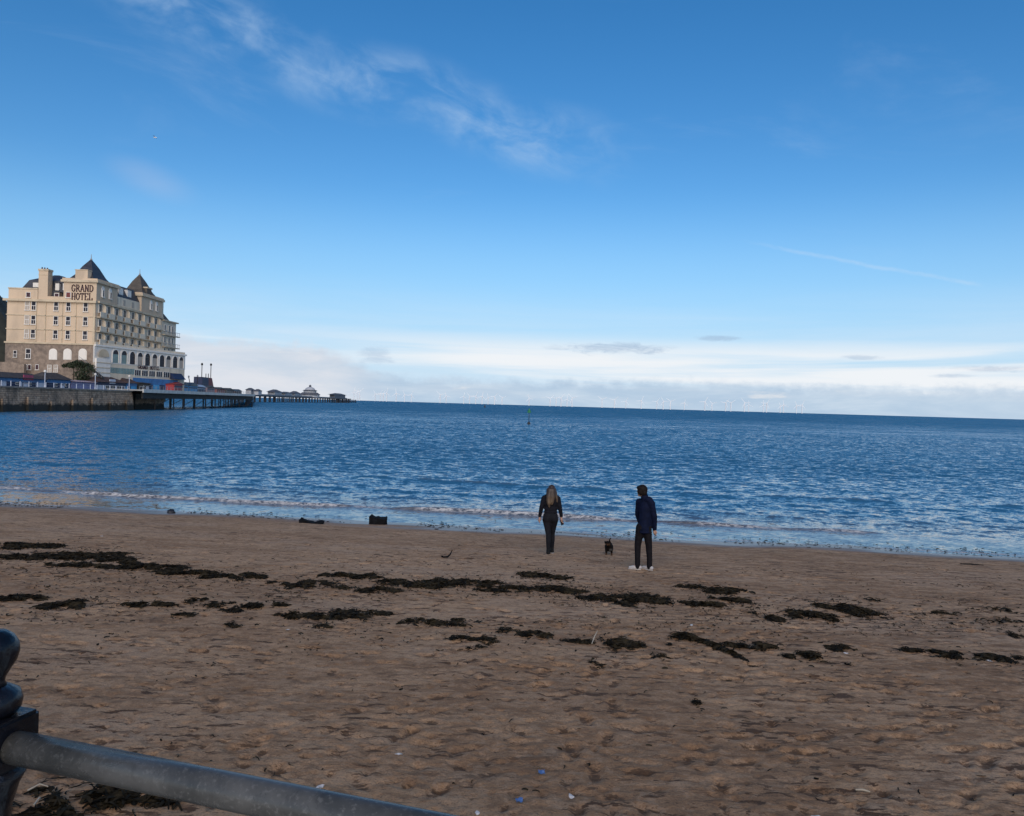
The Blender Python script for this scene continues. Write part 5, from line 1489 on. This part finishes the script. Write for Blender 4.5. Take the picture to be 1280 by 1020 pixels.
sh = [('e', (0.025, 0.02, 0.185), (0.085, 0.19, 0.085), 0.18), ('e', (0.015, -0.10, 0.185), (0.085, 0.09, 0.098), 0), ('e', (0.045, 0.15, 0.195), (0.075, 0.08, 0.085), 0),
      ('c', [(0.0, -0.15, 0.235), (-0.035, -0.20, 0.295)], [0.062, 0.05]), ('e', (-0.045, -0.215, 0.315), (0.055, 0.062, 0.048), 0), ('c', [(-0.05, -0.25, 0.298), (-0.055, -0.295, 0.285)], [0.034, 0.022]),
      ('e', (-0.103, -0.20, 0.325), (0.014, 0.028, 0.038), 0.2), ('e', (0.012, -0.195, 0.33), (0.024, 0.028, 0.030), -0.3),
      ('c', [(-0.045, -0.11, 0.15), (-0.055, -0.115, 0.085), (-0.06, -0.125, 0.022)], [0.036, 0.024, 0.019]), ('e', (-0.062, -0.14, 0.016), (0.022, 0.03, 0.016), 0),
      ('c', [(0.065, -0.10, 0.15), (0.075, -0.095, 0.085), (0.07, -0.11, 0.022)], [0.036, 0.024, 0.019]), ('e', (0.07, -0.128, 0.016), (0.022, 0.03, 0.016), 0),
      ('c', [(-0.02, 0.16, 0.17), (-0.03, 0.12, 0.105), (-0.03, 0.185, 0.065), (-0.03, 0.17, 0.018)], [0.05, 0.032, 0.02, 0.018]), ('e', (-0.03, 0.15, 0.014), (0.02, 0.03, 0.014), 0),
      ('c', [(0.095, 0.16, 0.17), (0.105, 0.12, 0.105), (0.105, 0.185, 0.065), (0.10, 0.17, 0.018)], [0.05, 0.032, 0.02, 0.018]), ('e', (0.10, 0.15, 0.014), (0.02, 0.03, 0.014), 0),
      ('c', [(0.05, 0.21, 0.235), (0.06, 0.25, 0.30), (0.075, 0.235, 0.355), (0.095, 0.20, 0.365)], [0.022, 0.017, 0.013, 0.009])]
dog = blob('dog', sh, dog_mat(), None, b2, 0.008, 2)
tag(dog, 'small black and tan dog with raised tail standing between the two people', 'dog')

# ================================================================== FOREGROUND RAILING
def galv():
    m_ = bpy.data.materials.new('worn_galvanised_pipe'); m_.use_nodes = True
    t = NT(m_.node_tree); b = t.n['Principled BSDF']
    co = t.new('ShaderNodeTexCoord').outputs['Object']
    n1 = t.noise(co, 9, 6, 0.65, 0.5); n2 = t.noise(co, 160, 4, 0.7); n3 = t.noise(co, 30, 5, 0.6)
    c = t.mix(t.step(n1, 0.32, 0.68), (0.045, 0.046, 0.044), (0.088, 0.086, 0.080))
    c = t.mix(t.mul(t.step(n2, 0.52, 0.68), 0.5), c, (0.15, 0.147, 0.14))
    c = t.mix(t.mul(t.step(n3, 0.58, 0.74), 0.45), c, (0.035, 0.032, 0.028))
    t.put(b.inputs['Base Color'], c); b.inputs['Metallic'].default_value = 0.0; b.inputs['Specular IOR Level'].default_value = 0.35
    t.put(b.inputs['Roughness'], t.lin(n1, 0.2, 0.8, 0.20, 0.34))
    bp = t.new('ShaderNodeBump'); bp.inputs['Strength'].default_value = 0.18; bp.inputs['Distance'].default_value = 0.002
    t.l.new(n2, bp.inputs['Height']); t.l.new(bp.outputs[0], b.inputs['Normal'])
    return m_
post_m = mat('black_gloss_post', (0.006, 0.007, 0.011), 0.18, 0.4, 14.0, spec=0.35, bump=0.22, bscale=45, stain=(0.03, 0.024, 0.02), stain_amt=0.35, stain_scale=26.0)
pipe_m = galv()
zr = RAIL_L.z
pc = at(-23, 940, 0.985)
tpost = (Vector((pc.x, pc.y, 0)) - Vector((RAIL_L.x, RAIL_L.y, 0))).dot(RD_)
rail = thing('seafront_railing', railframe(Vector((tpost, 0, PZ))), 'seafront railing of grey pipe and black ball-topped posts in the lower left', 'railing')
RPIPE = 0.0203
for k in range(-2, 3):
    tp_ = tpost + k * 1.9
    c_ = railframe(Vector((tp_, 0, 0)))
    po = MB()
    po.f = None
    ps = MB(lambda p, tp_=tp_: railframe(Vector((p.x + tp_, p.y, p.z))))
    ps.box(-0.038, 0.038, -0.038, 0.038, zr - 0.030, zr + 0.036)
    post = ps.build('post_head', post_m, rail, bevel=0.004)
    MB().lathe((c_.x, c_.y, 0), [(0.046, PZ + 0.062), (0.046, PZ + 0.16), (0.030, PZ + 0.20), (0.027, PZ + 0.45), (0.036, PZ + 0.48), (0.027, PZ + 0.51), (0.021, zr - 0.12), (0.024, zr - 0.085), (0.032, zr - 0.055), (0.044, zr - 0.0305)], 24).build('post_shaft', post_m, post, smooth=True)
    MB().lathe((c_.x, c_.y, zr), [(0.026, 0.0365), (0.032, 0.045), (0.0335, 0.055), (0.030, 0.066), (0.017, 0.074)], 28).build('collar', post_m, post, smooth=True)
    prof = [(0.015, 0.0745), (0.0125, 0.079), (0.0135, 0.085), (0.019, 0.095), (0.0255, 0.106), (0.0285, 0.117), (0.0275, 0.128), (0.022, 0.138), (0.013, 0.1445), (0.003, 0.1465)]
    MB().lathe((c_.x, c_.y, zr), prof, 28).build('ball_finial', post_m, post, smooth=True)
    a_, b_ = railframe(Vector((tp_ + 0.030, 0, zr))), railframe(Vector((tp_ + 1.9 - 0.030, 0, zr)))
    for dz in (0.0, -0.45):
        pts = [Vector((a_.x, a_.y, zr + dz)).lerp(Vector((b_.x, b_.y, zr + dz)), f / 6) for f in range(7)]
        MB().tube(pts, RPIPE, 28).build('rail_pipe', pipe_m, rail, smooth=True)
    MB().tube([a_, a_ + RD_ * 0.006], RPIPE + 0.0015, 28).build('pipe_flange', mat('red_oxide', (0.22, 0.03, 0.02), 0.7, 0.3, 20), rail)

# ================================================================== SEAWEED
def weed_mat():
    m_ = bpy.data.materials.new('drying_seaweed'); m_.use_nodes = True
    t = NT(m_.node_tree); b = t.n['Principled BSDF']
    co = t.new('ShaderNodeTexCoord').outputs['Object']
    n = t.noise(co, 9, 4, 0.6)
    c = t.mix(t.step(n, 0.35, 0.7), (0.008, 0.007, 0.005), (0.040, 0.030, 0.016))
    t.put(b.inputs['Base Color'], c); b.inputs['Roughness'].default_value = 0.85; b.inputs['Specular IOR Level'].default_value = 0.1
    return m_
WEED = weed_mat()
straw_m = mat('pale_straw', (0.45, 0.38, 0.28), 0.8, 0.2, 10.0)

def fronds(x, y, hgt, n, rg, ln=(0.05, 0.16), wd=(0.008, 0.022), pick=None):
    """bent ribbons; x, y arrays of root positions, hgt max pile height at each root. returns verts, faces (numpy)"""
    a = rg.uniform(0, 2 * np.pi, n)
    L_ = rg.uniform(ln[0], ln[1], n); W_ = rg.uniform(wd[0], wd[1], n)
    z0 = beach_z(x, y) + relief_at(x, y)
    hz = hgt * rg.random(n) ** 1.3
    dx, dy = np.cos(a), np.sin(a)
    px_, py_ = -dy, dx
    V = np.zeros((n, 4, 2, 3), np.float32)
    bend = rg.normal(0, 0.5, n); lift = rg.uniform(-0.2, 0.9, n)
    roll = rg.uniform(-1.0, 1.0, n)
    for k in range(4):
        f = k / 3.0
        cx = x + dx * L_ * (f - .5) + px_ * bend * L_ * (f * f - f)
        cy = y + dy * L_ * (f - .5) + py_ * bend * L_ * (f * f - f)
        cz = z0 + 0.006 + hz + L_ * 0.22 * lift * np.sin(np.pi * f) 
        ww = W_ * (0.55 + 0.9 * f * (1.25 - f)) * 0.5
        for j, s in enumerate((-1, 1)):
            V[:, k, j, 0] = cx + px_ * ww * s
            V[:, k, j, 1] = cy + py_ * ww * s
            V[:, k, j, 2] = cz + s * ww * roll
    V = V.reshape(-1, 3)
    base = np.arange(n)[:, None] * 8
    q = np.array([[0, 1, 3, 2], [2, 3, 5, 4], [4, 5, 7, 6]])
    F = (base[:, None, :] + q[None]).reshape(-1, 4)
    return V, F

def np_mesh(name, V, F, m_, origin):
    me = bpy.data.meshes.new(name)
    V = (V - np.array(origin, np.float32)).astype(np.float32)
    me.vertices.add(len(V)); me.vertices.foreach_set('co', V.ravel())
    me.loops.add(F.size); me.loops.foreach_set('vertex_index', F.ravel().astype(np.int32))
    me.polygons.add(len(F)); me.polygons.foreach_set('loop_start', np.arange(0, F.size, 4, dtype=np.int32))
    me.update(calc_edges=True); me.materials.append(m_)
    o = bpy.data.objects.new(name, me); COL.objects.link(o); o.location = origin
    return o

STRAY = []; TORN = []
def clump(px, py, w_, h_, label, seed, bow=0.0, dens=1.0, slope=0.0, m_=None):
    """a drift of weed: width and depth in photo pixels, bow bends its ends up or down, slope tilts it"""
    rg = np.random.default_rng(seed)
    c_ = ground(px, py)
    w_ *= 0.96
    half = (ground(px + w_ / 2, py) - ground(px - w_ / 2, py)).length / 2
    dpt = max(0.07, abs(ground(px, py - h_ / 2).y - ground(px, py + h_ / 2).y) / 2 * 1.05)
    n = int(min(9000, max(60, 3.14 * half * dpt * 2700 * dens)))
    m0 = int(n * 2.2)
    # lobes strung along the drift
    nl = max(3, int(half * 6))
    lx = np.linspace(-0.86, 0.86, nl) + rg.normal(0, 0.06, nl)
    ly = rg.normal(0, 0.26, nl); ls = rg.uniform(0.35, 1.0, nl)
    k = rg.integers(0, nl, m0)
    u = lx[k] + rg.normal(0, 0.55 / nl + 0.06, m0); v = ly[k] + rg.normal(0, 0.30, m0) * ls[k]
    ok = np.ones(m0, bool) if half * dpt < 0.03 else fbm(u * half * 6.0 + seed, v * dpt * 7.5 + seed, 3) > (-0.03 + 0.08 * np.abs(u))
    core = np.abs(v) < 0.9
    u, v = u[ok & core][:n], v[ok & core][:n]
    if len(u) < 20:
        u, v = lx[k][:60], ly[k][:60]
    n = len(u)
    X = c_.x + u * half
    Y = c_.y + v * dpt + SHORE_K * u * half * 0.6 - bow * u * u * dpt * 2 - slope * u * dpt
    # what lies apart from the heap joins the loose crumbs
    ix, iy = np.floor(X / 0.085).astype(int), np.floor(Y / 0.085).astype(int)
    cells = set(zip(ix.tolist(), iy.tolist())); comp = {}; best = None; sizes = {}
    for c0_ in cells:
        if c0_ in comp: continue
        stack = [c0_]; comp[c0_] = c0_
        while stack:
            a_, b_ = stack.pop()
            for da_ in (-1, 0, 1):
                for db_ in (-1, 0, 1):
                    q_ = (a_ + da_, b_ + db_)
                    if q_ in cells and q_ not in comp:
                        comp[q_] = c0_; stack.append(q_)
    lab = [comp[q_] for q_ in zip(ix.tolist(), iy.tolist())]
    for l_ in lab: sizes[l_] = sizes.get(l_, 0) + 1
    big = max(sizes, key=sizes.get)
    inb = np.array([l_ == big for l_ in lab])
    TORN.append((X[~inb], Y[~inb]))
    X, Y, u, v = X[inb], Y[inb], u[inb], v[inb]; n = len(X)
    dens_h = np.exp(-(v / 0.5) ** 2) * np.clip(1.1 - np.abs(u), 0.1, 1)
    fs_ = min(1.0, max(0.45, half / 0.18))
    V, F = fronds(X, Y, 0.05 * fs_ * dens_h + 0.004, n, rg, (0.05 * fs_, 0.17 * fs_), (0.010 * fs_, 0.028 * fs_))
    # stragglers join the loose crumbs
    ns = int(n * 0.08) + 6
    STRAY.append((c_.x + rg.normal(0, 0.70, ns) * half, c_.y + rg.normal(0, 1.0, ns) * dpt))
    o = np_mesh('seaweed_clump', V, F, m_ or WEED, c_)
    tag(o, label, 'seaweed', 'seaweed clumps stranded on the sand')
    return o

CL = [
 (30, 683, 66, 10, 'narrow seaweed strip at the left edge, nearest the sea'),
 (24, 697, 52, 10, 'seaweed patch at the left edge just below the narrow strip'),
 (95, 695, 92, 15, 'broad thick mat of seaweed near the left edge, darkest of the upper drift'),
 (152, 701, 42, 8, 'short tail of seaweed right of the broad thick mat'),
 (105, 708, 76, 7, 'thin broken seaweed line below the broad thick mat'),
 (182, 710, 72, 11, 'ragged seaweed band sloping right from the thick mat at left'),
 (240, 718, 104, 10, 'long ragged seaweed band in the upper drift, below the waterline boulder'),
 (313, 722, 28, 11, 'small dark seaweed heap at the right end of the upper left drift'),
 (22, 749, 46, 12, 'thin branching seaweed at the left edge of the lower drift'),
 (85, 756, 46, 18, 'slanting seaweed patch standing alone at lower left', 0, 1.0),
 (182, 755, 56, 9, 'flat oval seaweed patch right of the slanting patch'),
 (240, 752, 30, 8, 'small rounded seaweed tuft in the lower left drift'),
 (270, 757, 32, 8, 'small seaweed tuft joined to the drift right of the rounded tuft'),
 (315, 761, 62, 13, 'straggling seaweed patch at the right of the lower left drift'),
 (230, 770, 24, 7, 'small wispy seaweed patch below the lower left drift'),
 (290, 783, 20, 6, 'lone small seaweed scrap farthest below the lower left drift'),
 (382, 731, 44, 14, 'peaked seaweed heap left of centre, below the low black block at the waterline'),
 (348, 729, 22, 7, 'small seaweed tuft just left of the peaked heap'),
 (417, 734, 38, 11, 'slanting seaweed tongue just right of the peaked heap', 0, -1.2),
 (425, 720, 48, 5, 'thin seaweed line above the slanting tongue'),
 (460, 722, 28, 8, 'small frayed seaweed patch right of the thin line'),
 (475, 739, 40, 9, 'seaweed patch below the frayed patch, left of the long central drift'),
 (518, 731, 60, 12, 'left third of the long central seaweed drift'),
 (582, 731, 72, 15, 'thick middle of the long central seaweed drift below the stick'),
 (643, 738, 60, 11, 'right end of the long central seaweed drift'),
 (368, 771, 36, 7, 'thin seaweed strip left of the spiky lower heap'),
 (405, 772, 46, 9, 'low seaweed patch joined to the left of the spiky lower heap'),
 (452, 768, 54, 15, 'spiky seaweed heap at left centre of the lower drift'),
 (404, 784, 20, 6, 'little seaweed scrap below the spiky lower heap'),
 (528, 778, 42, 9, 'flat seaweed patch at centre of the lower drift'),
 (568, 780, 48, 14, 'seaweed patch with a curling arm to its upper right', 0, .6),
 (577, 800, 28, 7, 'small seaweed patch below the curling-arm patch'),
 (606, 802, 28, 6, 'thin seaweed scraps right of the small patch at lower centre'),
 (595, 811, 18, 5, 'tiny seaweed strip lowest at the centre'),
 (637, 789, 24, 10, 'short slanting seaweed piece at centre, below the right end of the central drift', 0, -1),
 (668, 794, 32, 8, 'loose seaweed tuft right of the short slanting piece'),
 (681, 722, 48, 10, 'seaweed patch on the sand straight below the woman'),
 (703, 738, 48, 14, 'rounded seaweed mound below and right of the woman'),
 (742, 746, 32, 11, 'small seaweed mound below the dog'),
 (798, 750, 56, 19, 'big ragged seaweed heap below the man'),
 (892, 738, 58, 10, 'long oval seaweed patch right of the man'),
 (877, 755, 36, 11, 'rounded seaweed patch below the long oval patch'),
 (915, 751, 32, 11, 'seaweed patch right of the rounded patch, under the end of the long oval'),
 (963, 771, 36, 13, 'spiky small seaweed heap right of centre standing apart'),
 (720, 803, 26, 6, 'small flat seaweed strip left of the heap with the pale stick'),
 (765, 803, 56, 17, 'big seaweed heap crossed by a pale stick'),
 (858, 797, 66, 12, 'arched crescent of seaweed on the sand below the man', .9),
 (938, 808, 44, 11, 'looped seaweed patch right of the crescent'),
 (1016, 770, 38, 14, 'seaweed heap with a white shell on top at right'),
 (1060, 762, 48, 18, 'thick dark seaweed heap at the left of the long right drift'),
 (1090, 750, 66, 11, 'upper arm of the long right seaweed drift', 0, -.5),
 (1152, 767, 74, 12, 'lower arm of the long right seaweed drift', 0, -.4),
 (1252, 777, 62, 12, 'seaweed band running to the right edge', 0, -.5),
 (1266, 765, 38, 12, 'seaweed patch at the right edge above the band', 0, -.8),
 (1268, 794, 14, 9, 'small seaweed tuft below the band at the right edge'),
 (1016, 823, 52, 12, 'ragged seaweed patch lowest on the right half'),
 (1054, 811, 28, 10, 'small seaweed patch above right of the ragged lowest patch'),
 (1200, 821, 92, 13, 'long flat seaweed mat at lower right with white shells'),
 (1277, 823, 16, 7, 'seaweed scrap at the right edge level with the long flat mat'),
 (872, 880, 9, 9, 'tiny lone seaweed scrap in the right foreground'),
 (746, 829, 15, 6, 'tiny seaweed scrap below the heap with the pale stick'),
 (826, 820, 18, 6, 'small seaweed scrap below the crescent'),
]
for i, e in enumerate(CL):
    clump(e[0], e[1], e[2], e[3], e[4], 100 + i, *(e[5:]))
clump(70, 1003, 210, 62, 'wide seaweed mat with pale straws under the railing', 99, 0, 1.3)
# loose crumbs of weed, too many to count
rg = np.random.default_rng(77)
n = 9000
py_ = np.concatenate([rg.normal(735, 20, 3900), rg.normal(785, 24, 3900), rg.uniform(690, 1015, 1200)])
px_ = rg.uniform(-40, 1320, n) 
pts = np.array([ground(a, b + 0.02 * (a - 640)) for a, b in zip(px_, py_)])
keep = (fbm(pts[:, 0] * 0.9, pts[:, 1] * 1.4, 3) > -0.08) & ((pts[:, 1] > 10.5) | (rg.random(n) < 0.35))
pts = pts[keep][:, :2]
pts = np.concatenate([pts] + [np.stack(t_, -1) for t_ in STRAY]); n = len(pts)
V, F = fronds(pts[:, 0], pts[:, 1], np.full(n, 0.006), n, rg, (0.015, 0.085), (0.006, 0.018))
tx = np.concatenate([t_[0] for t_ in TORN]); ty = np.concatenate([t_[1] for t_ in TORN])
V3, F3 = fronds(tx, ty, np.full(len(tx), 0.02), len(tx), rg, (0.04, 0.14), (0.008, 0.024))
F = np.concatenate([F, F3 + len(V)]); V = np.concatenate([V, V3])
# swash line: bits washed along the water's edge and floating in it
n2 = 2600
sx = rg.uniform(-22, 19, n2); so = rg.normal(0.15, 0.55, n2)
k2 = fbm(sx * 0.5, so * 0.6 + 5, 3) > -0.10
sx, so = sx[k2], so[k2]; n2 = len(sx)
sy2 = SHORE_Y + SHORE_K * sx - so
V2, F2 = fronds(sx, sy2, np.full(n2, 0.012), n2, rg, (0.02, 0.13), (0.010, 0.035))
zmin = np.maximum(0.0, 0.012 - (beach_z(sx, sy2) + relief_at(sx, sy2)))
V2[:, 2] += np.repeat(zmin, 8)
cr = np_mesh('seaweed_crumbs', np.concatenate([V, V2]), np.concatenate([F, F2 + len(V)]), WEED, (0, 0, 0))
tag(cr, 'scattered crumbs of seaweed over the sand and along the waterline', 'seaweed', kind='stuff')

# ================================================================== THINGS ON THE BEACH
tim = mat('wet_black_timber', (0.008, 0.008, 0.009), 0.8, 0.4, 6.0, spec=0.08, bump=0.6, bscale=14)
def on_beach(px, py):
    p = ground(px, py); p.z = max(sand_z(p.x, p.y), 0.0); return p
q = on_beach(473, 655.5); k_ = q.y / FPX
mb = MB(lambda p: q + Vector((p.x, p.y + SHORE_K * p.x, p.z)))
prof_t = [(-10.4, 10.4), (-8.5, 9.3), (-5, 8.6), (0, 8.2), (5, 8.3), (9.0, 8.6), (10.9, 9.0)]
top = [(x * k_, 0, z * k_) for x, z in prof_t]
mb.prism([(-9.8 * k_, -.16, -.1), (9.6 * k_, -.16, -.1)] + [(x, -.16, z) for x, _, z in reversed(top)], (0, 0.36, 0))
def roughen(o, amp, seed):
    bm = bmesh.new(); bm.from_mesh(o.data)
    bmesh.ops.triangulate(bm, faces=bm.faces[:])
    bmesh.ops.subdivide_edges(bm, edges=bm.edges[:], cuts=2, use_grid_fill=True)
    for v in bm.verts:
        p = v.co
        for k in range(3):
            v.co[k] += amp * float(fbm(np.array(p.x * 7 + seed + 3 * k), np.array(p.z * 9 + p.y * 7 + seed), 3))
    bm.to_mesh(o.data); bm.free()
blk = mb.build('black_block', tim, bevel=0.012)
roughen(blk, 0.06, 3)
tag(blk, 'upright black weathered block with dished top at the water\'s edge', 'block')
q2 = on_beach(389, 654.5); k_ = q2.y / FPX
mb = MB(lambda p: q2 + Vector((p.x, p.y + SHORE_K * p.x, p.z)))
mb.prism([(-15.5 * k_, -.1, -.05), (14 * k_, -.1, -.05), (15.5 * k_, -.1, 3.2 * k_), (10 * k_, -.1, 2.7 * k_), (3 * k_, -.1, 2.0 * k_), (-5 * k_, -.1, 2.9 * k_), (-12 * k_, -.1, 4.0 * k_), (-15.8 * k_, -.1, 5.0 * k_)], (0, 0.3, 0))
lbt = mb.build('low_black_timber', tim, bevel=0.01)
roughen(lbt, 0.06, 8)
tag(lbt, 'low black timber with upturned ends lying at the waterline', 'timber')
def rock(px, py, r3, label, m_, seed, name='boulder'):
    p = on_beach(px, py)
    bm = bmesh.new(); bmesh.ops.create_icosphere(bm, subdivisions=3, radius=1.0)
    rgk = random.Random(seed); off = [rgk.uniform(0, 9) for _ in range(3)]
    for v in bm.verts:
        s = 1 + 0.45 * float(fbm(np.array(v.co.x * 1.6 + off[0]), np.array(v.co.y * 1.6 + v.co.z * 2 + off[1]), 3))
        v.co = Vector((v.co.x * r3[0] * s, v.co.y * r3[1] * s, v.co.z * r3[2] * s))
    me = bpy.data.meshes.new(name); bm.to_mesh(me); bm.free()
    for f in me.polygons: f.use_smooth = True
    me.materials.append(m_)
    o = bpy.data.objects.new(name, me); COL.objects.link(o); o.location = p + Vector((0, 0, r3[2] * 0.35))
    return tag(o, label, 'rock' if name == 'boulder' else name)
rockm = mat('wet_dark_rock', (0.018, 0.019, 0.024), 0.4, 0.3, 6.0, bump=0.5, bscale=12)
rock(213.5, 641.5, (0.13, 0.12, 0.10), 'small dark rounded boulder at the waterline on the left', rockm, 3)
q = on_beach(558, 697)
kk = q.y / FPX
stick = MB()
stick.tube([q + Vector((-6.5 * kk, 0, .03)), q + Vector((-3.5 * kk, 0, .01)), q + Vector((1.5 * kk, 0, .02)), q + Vector((4.5 * kk, 0, 4 * kk)), q + Vector((7 * kk, 0.02, 9.5 * kk))], [0.016, 0.02, 0.02, 0.016, 0.008], 7)
stick.tube([q + Vector((-3.5 * kk, 0, .012)), q + Vector((-5.5 * kk, -.02, 2.6 * kk))], [0.014, 0.007], 6)
tag(stick.build('driftwood_stick', tim, origin=q), 'dark crooked stick poking up from the sand left of the woman', 'stick')
q = on_beach(1213, 706)
stk = MB().tube([q + Vector((-.25, 0.02, .02)), q + Vector((0, -.01, .025)), q + Vector((.3, -.05, .015))], [0.012, 0.016, 0.008], 6)
tag(stk.build('driftwood_stick', tim, origin=q), 'thin dark stick lying flat on the sand below the right waterline', 'stick')
# pale stick across the heap, straws under the railing
q = on_beach(741, 806); kk = q.y / FPX
tag(MB().tube([q + Vector((-1.5 * kk, -.02, .02)), q + Vector((3.5 * kk, 0.15, 6 * kk)), q + Vector((9 * kk, 0.3, 9.0 * kk))], [0.006, 0.007, 0.004], 6).build('pale_stick', straw_m, origin=q), 'thin pale stick leaning on the seaweed heap', 'stick')
for (xa, ya, xb, yb, lab) in ((34, 1000, 60, 994, 'curved pale straw on the seaweed under the railing'), (42, 1019, 51, 1009, 'short upright pale straw on the seaweed under the railing')):
    a_, b_ = on_beach(xa, ya), on_beach(xb, yb)
    m0 = (a_ + b_) / 2 + Vector((0, 0, .05))
    tag(MB().tube([a_ + Vector((0, 0, .06)), m0 + Vector((0, .02, .03)), b_ + Vector((0, 0, .06))], [0.006, 0.005, 0.004], 6).build('dry_straw', straw_m, origin=a_), lab, 'straw')
# shells and scraps
shell_m = mat('white_shell', (0.62, 0.58, 0.54), 0.5, 0.15, 30.0)
def shell(px, py, s, label, rz=0.0):
    p = on_beach(px, py)
    mb = MB(); n = 12
    ring = [(0, 0, 0.0)]
    pts0 = []
    for k in range(n + 1):
        a = -1.25 + 2.5 * k / n
        pts0.append((math.sin(a) * s, math.cos(a) * s, 0.10 * s + 0.03 * s * (-1) ** k))
    mid_ = [(x * .55, y * .55, .34 * s) for x, y, z in pts0]
    tri = [(0, -0.1 * s, .12 * s)] + mid_ + pts0
    mb.v = []
    i0 = mb.pts([p + Matrix.Rotation(rz, 3, 'Z') @ Vector(v) for v in tri])
    for k in range(n):
        mb.q.append((0, 1 + k, 2 + k)); mb.q.append((1 + k, n + 2 + k, n + 3 + k, 2 + k))
    mb.q.append(tuple([0] + [n + 2 + k for k in range(n + 1)]))
    o = mb.build('shell', shell_m, origin=p)
    return tag(o, label, 'shell', 'pale shells on the sand')
for i, (px, py, s, lab) in enumerate((
    (498, 944, .035, 'white shell alone on the sand above the railing, left of centre'), (403, 986, .045, 'squarish white shell just above the railing pipe'),
    (716, 993, .042, 'long white shell near the bottom right of centre'), (1018, 1017, .05, 'pale grey shell cut by the bottom edge'),
    (1013, 763, .04, 'white shell on top of the seaweed heap at right'), (1236, 828, .045, 'white shell at the right end of the long flat seaweed mat'),
    (360, 788, .035, 'white shell below the thin seaweed strip at left centre'), (866, 782, .04, 'pale shell above the seaweed crescent'),
    (1058, 817, .035, 'white shell under the small patch at lower right'), (127, 670, .04, 'small pale shell high on the left sand'), (594, 1019, .03, 'tiny white shell at the bottom edge right of the railing'))):
    shell(px, py, s, lab, i * 1.1)
blue_s = mat('blue_plastic', (0.08, 0.16, 0.36), 0.5, 0.1, 20.0)
for (px, py, lab, sd_) in ((677, 968, 'crumpled blue plastic scrap on the foreground sand', 1), (649, 1006, 'smaller blue scrap by the bottom edge', 2)):
    p = on_beach(px, py); rr = random.Random(sd_)
    V = []; Fq = []
    for j in range(5):
        for i in range(5):
            V.append(p + Vector(((i - 2) * .012 + rr.uniform(-.004, .004), (j - 2) * .011 + rr.uniform(-.004, .004), .012 + rr.uniform(0, .022))))
    Fq = [(j * 5 + i, j * 5 + i + 1, j * 5 + i + 6, j * 5 + i + 5) for j in range(4) for i in range(4)]
    mb = MB(); mb.v = [tuple(v) for v in V]; mb.q = Fq
    o = mb.build('plastic_scrap', blue_s, origin=p)
    sol = o.modifiers.new('t', 'SOLIDIFY'); sol.thickness = 0.002
    tag(o, lab, 'litter')
q = on_beach(1078, 990)
tag(MB().tube([q + Vector((-.045, .01, .012)), q + Vector((0, .0, .018)), q + Vector((.05, -.012, .010))], [.006, .008, .005], 7).build('bleached_twig', straw_m, origin=q), 'bleached twig in the right foreground', 'twig')
# gull high on the left
g0 = at(194, 172, 95)
gm = mat('gull_white', (0.75, 0.76, 0.78), 0.7, 0.05, 5)
gl = thing('gull', g0, 'tiny white gull gliding high in the sky at left', 'bird')
MB().tube([g0 + Vector((-.22, 0, .02)), g0 + Vector((-.08, 0, 0)), g0 + Vector((.1, 0, 0)), g0 + Vector((.2, 0, .03))], [0.02, 0.07, 0.06, 0.03], 8).build('body', gm, gl)
for s in (-1, 1):
    MB().poly([g0 + Vector((-.08, s * .05, .04)), g0 + Vector((.06, s * .05, .04)), g0 + Vector((.04, s * .3, .14)), g0 + Vector((-.1, s * .62, .06)), g0 + Vector((-.08, s * .3, .12)), g0 + Vector((-.01, s * .3, .10))],
              [(0, 1, 2, 4), (4, 2, 3), (0, 4, 5), (5, 4, 3), (1, 0, 5), (1, 5, 2), (2, 5, 3)]).build('wing', gm, gl)
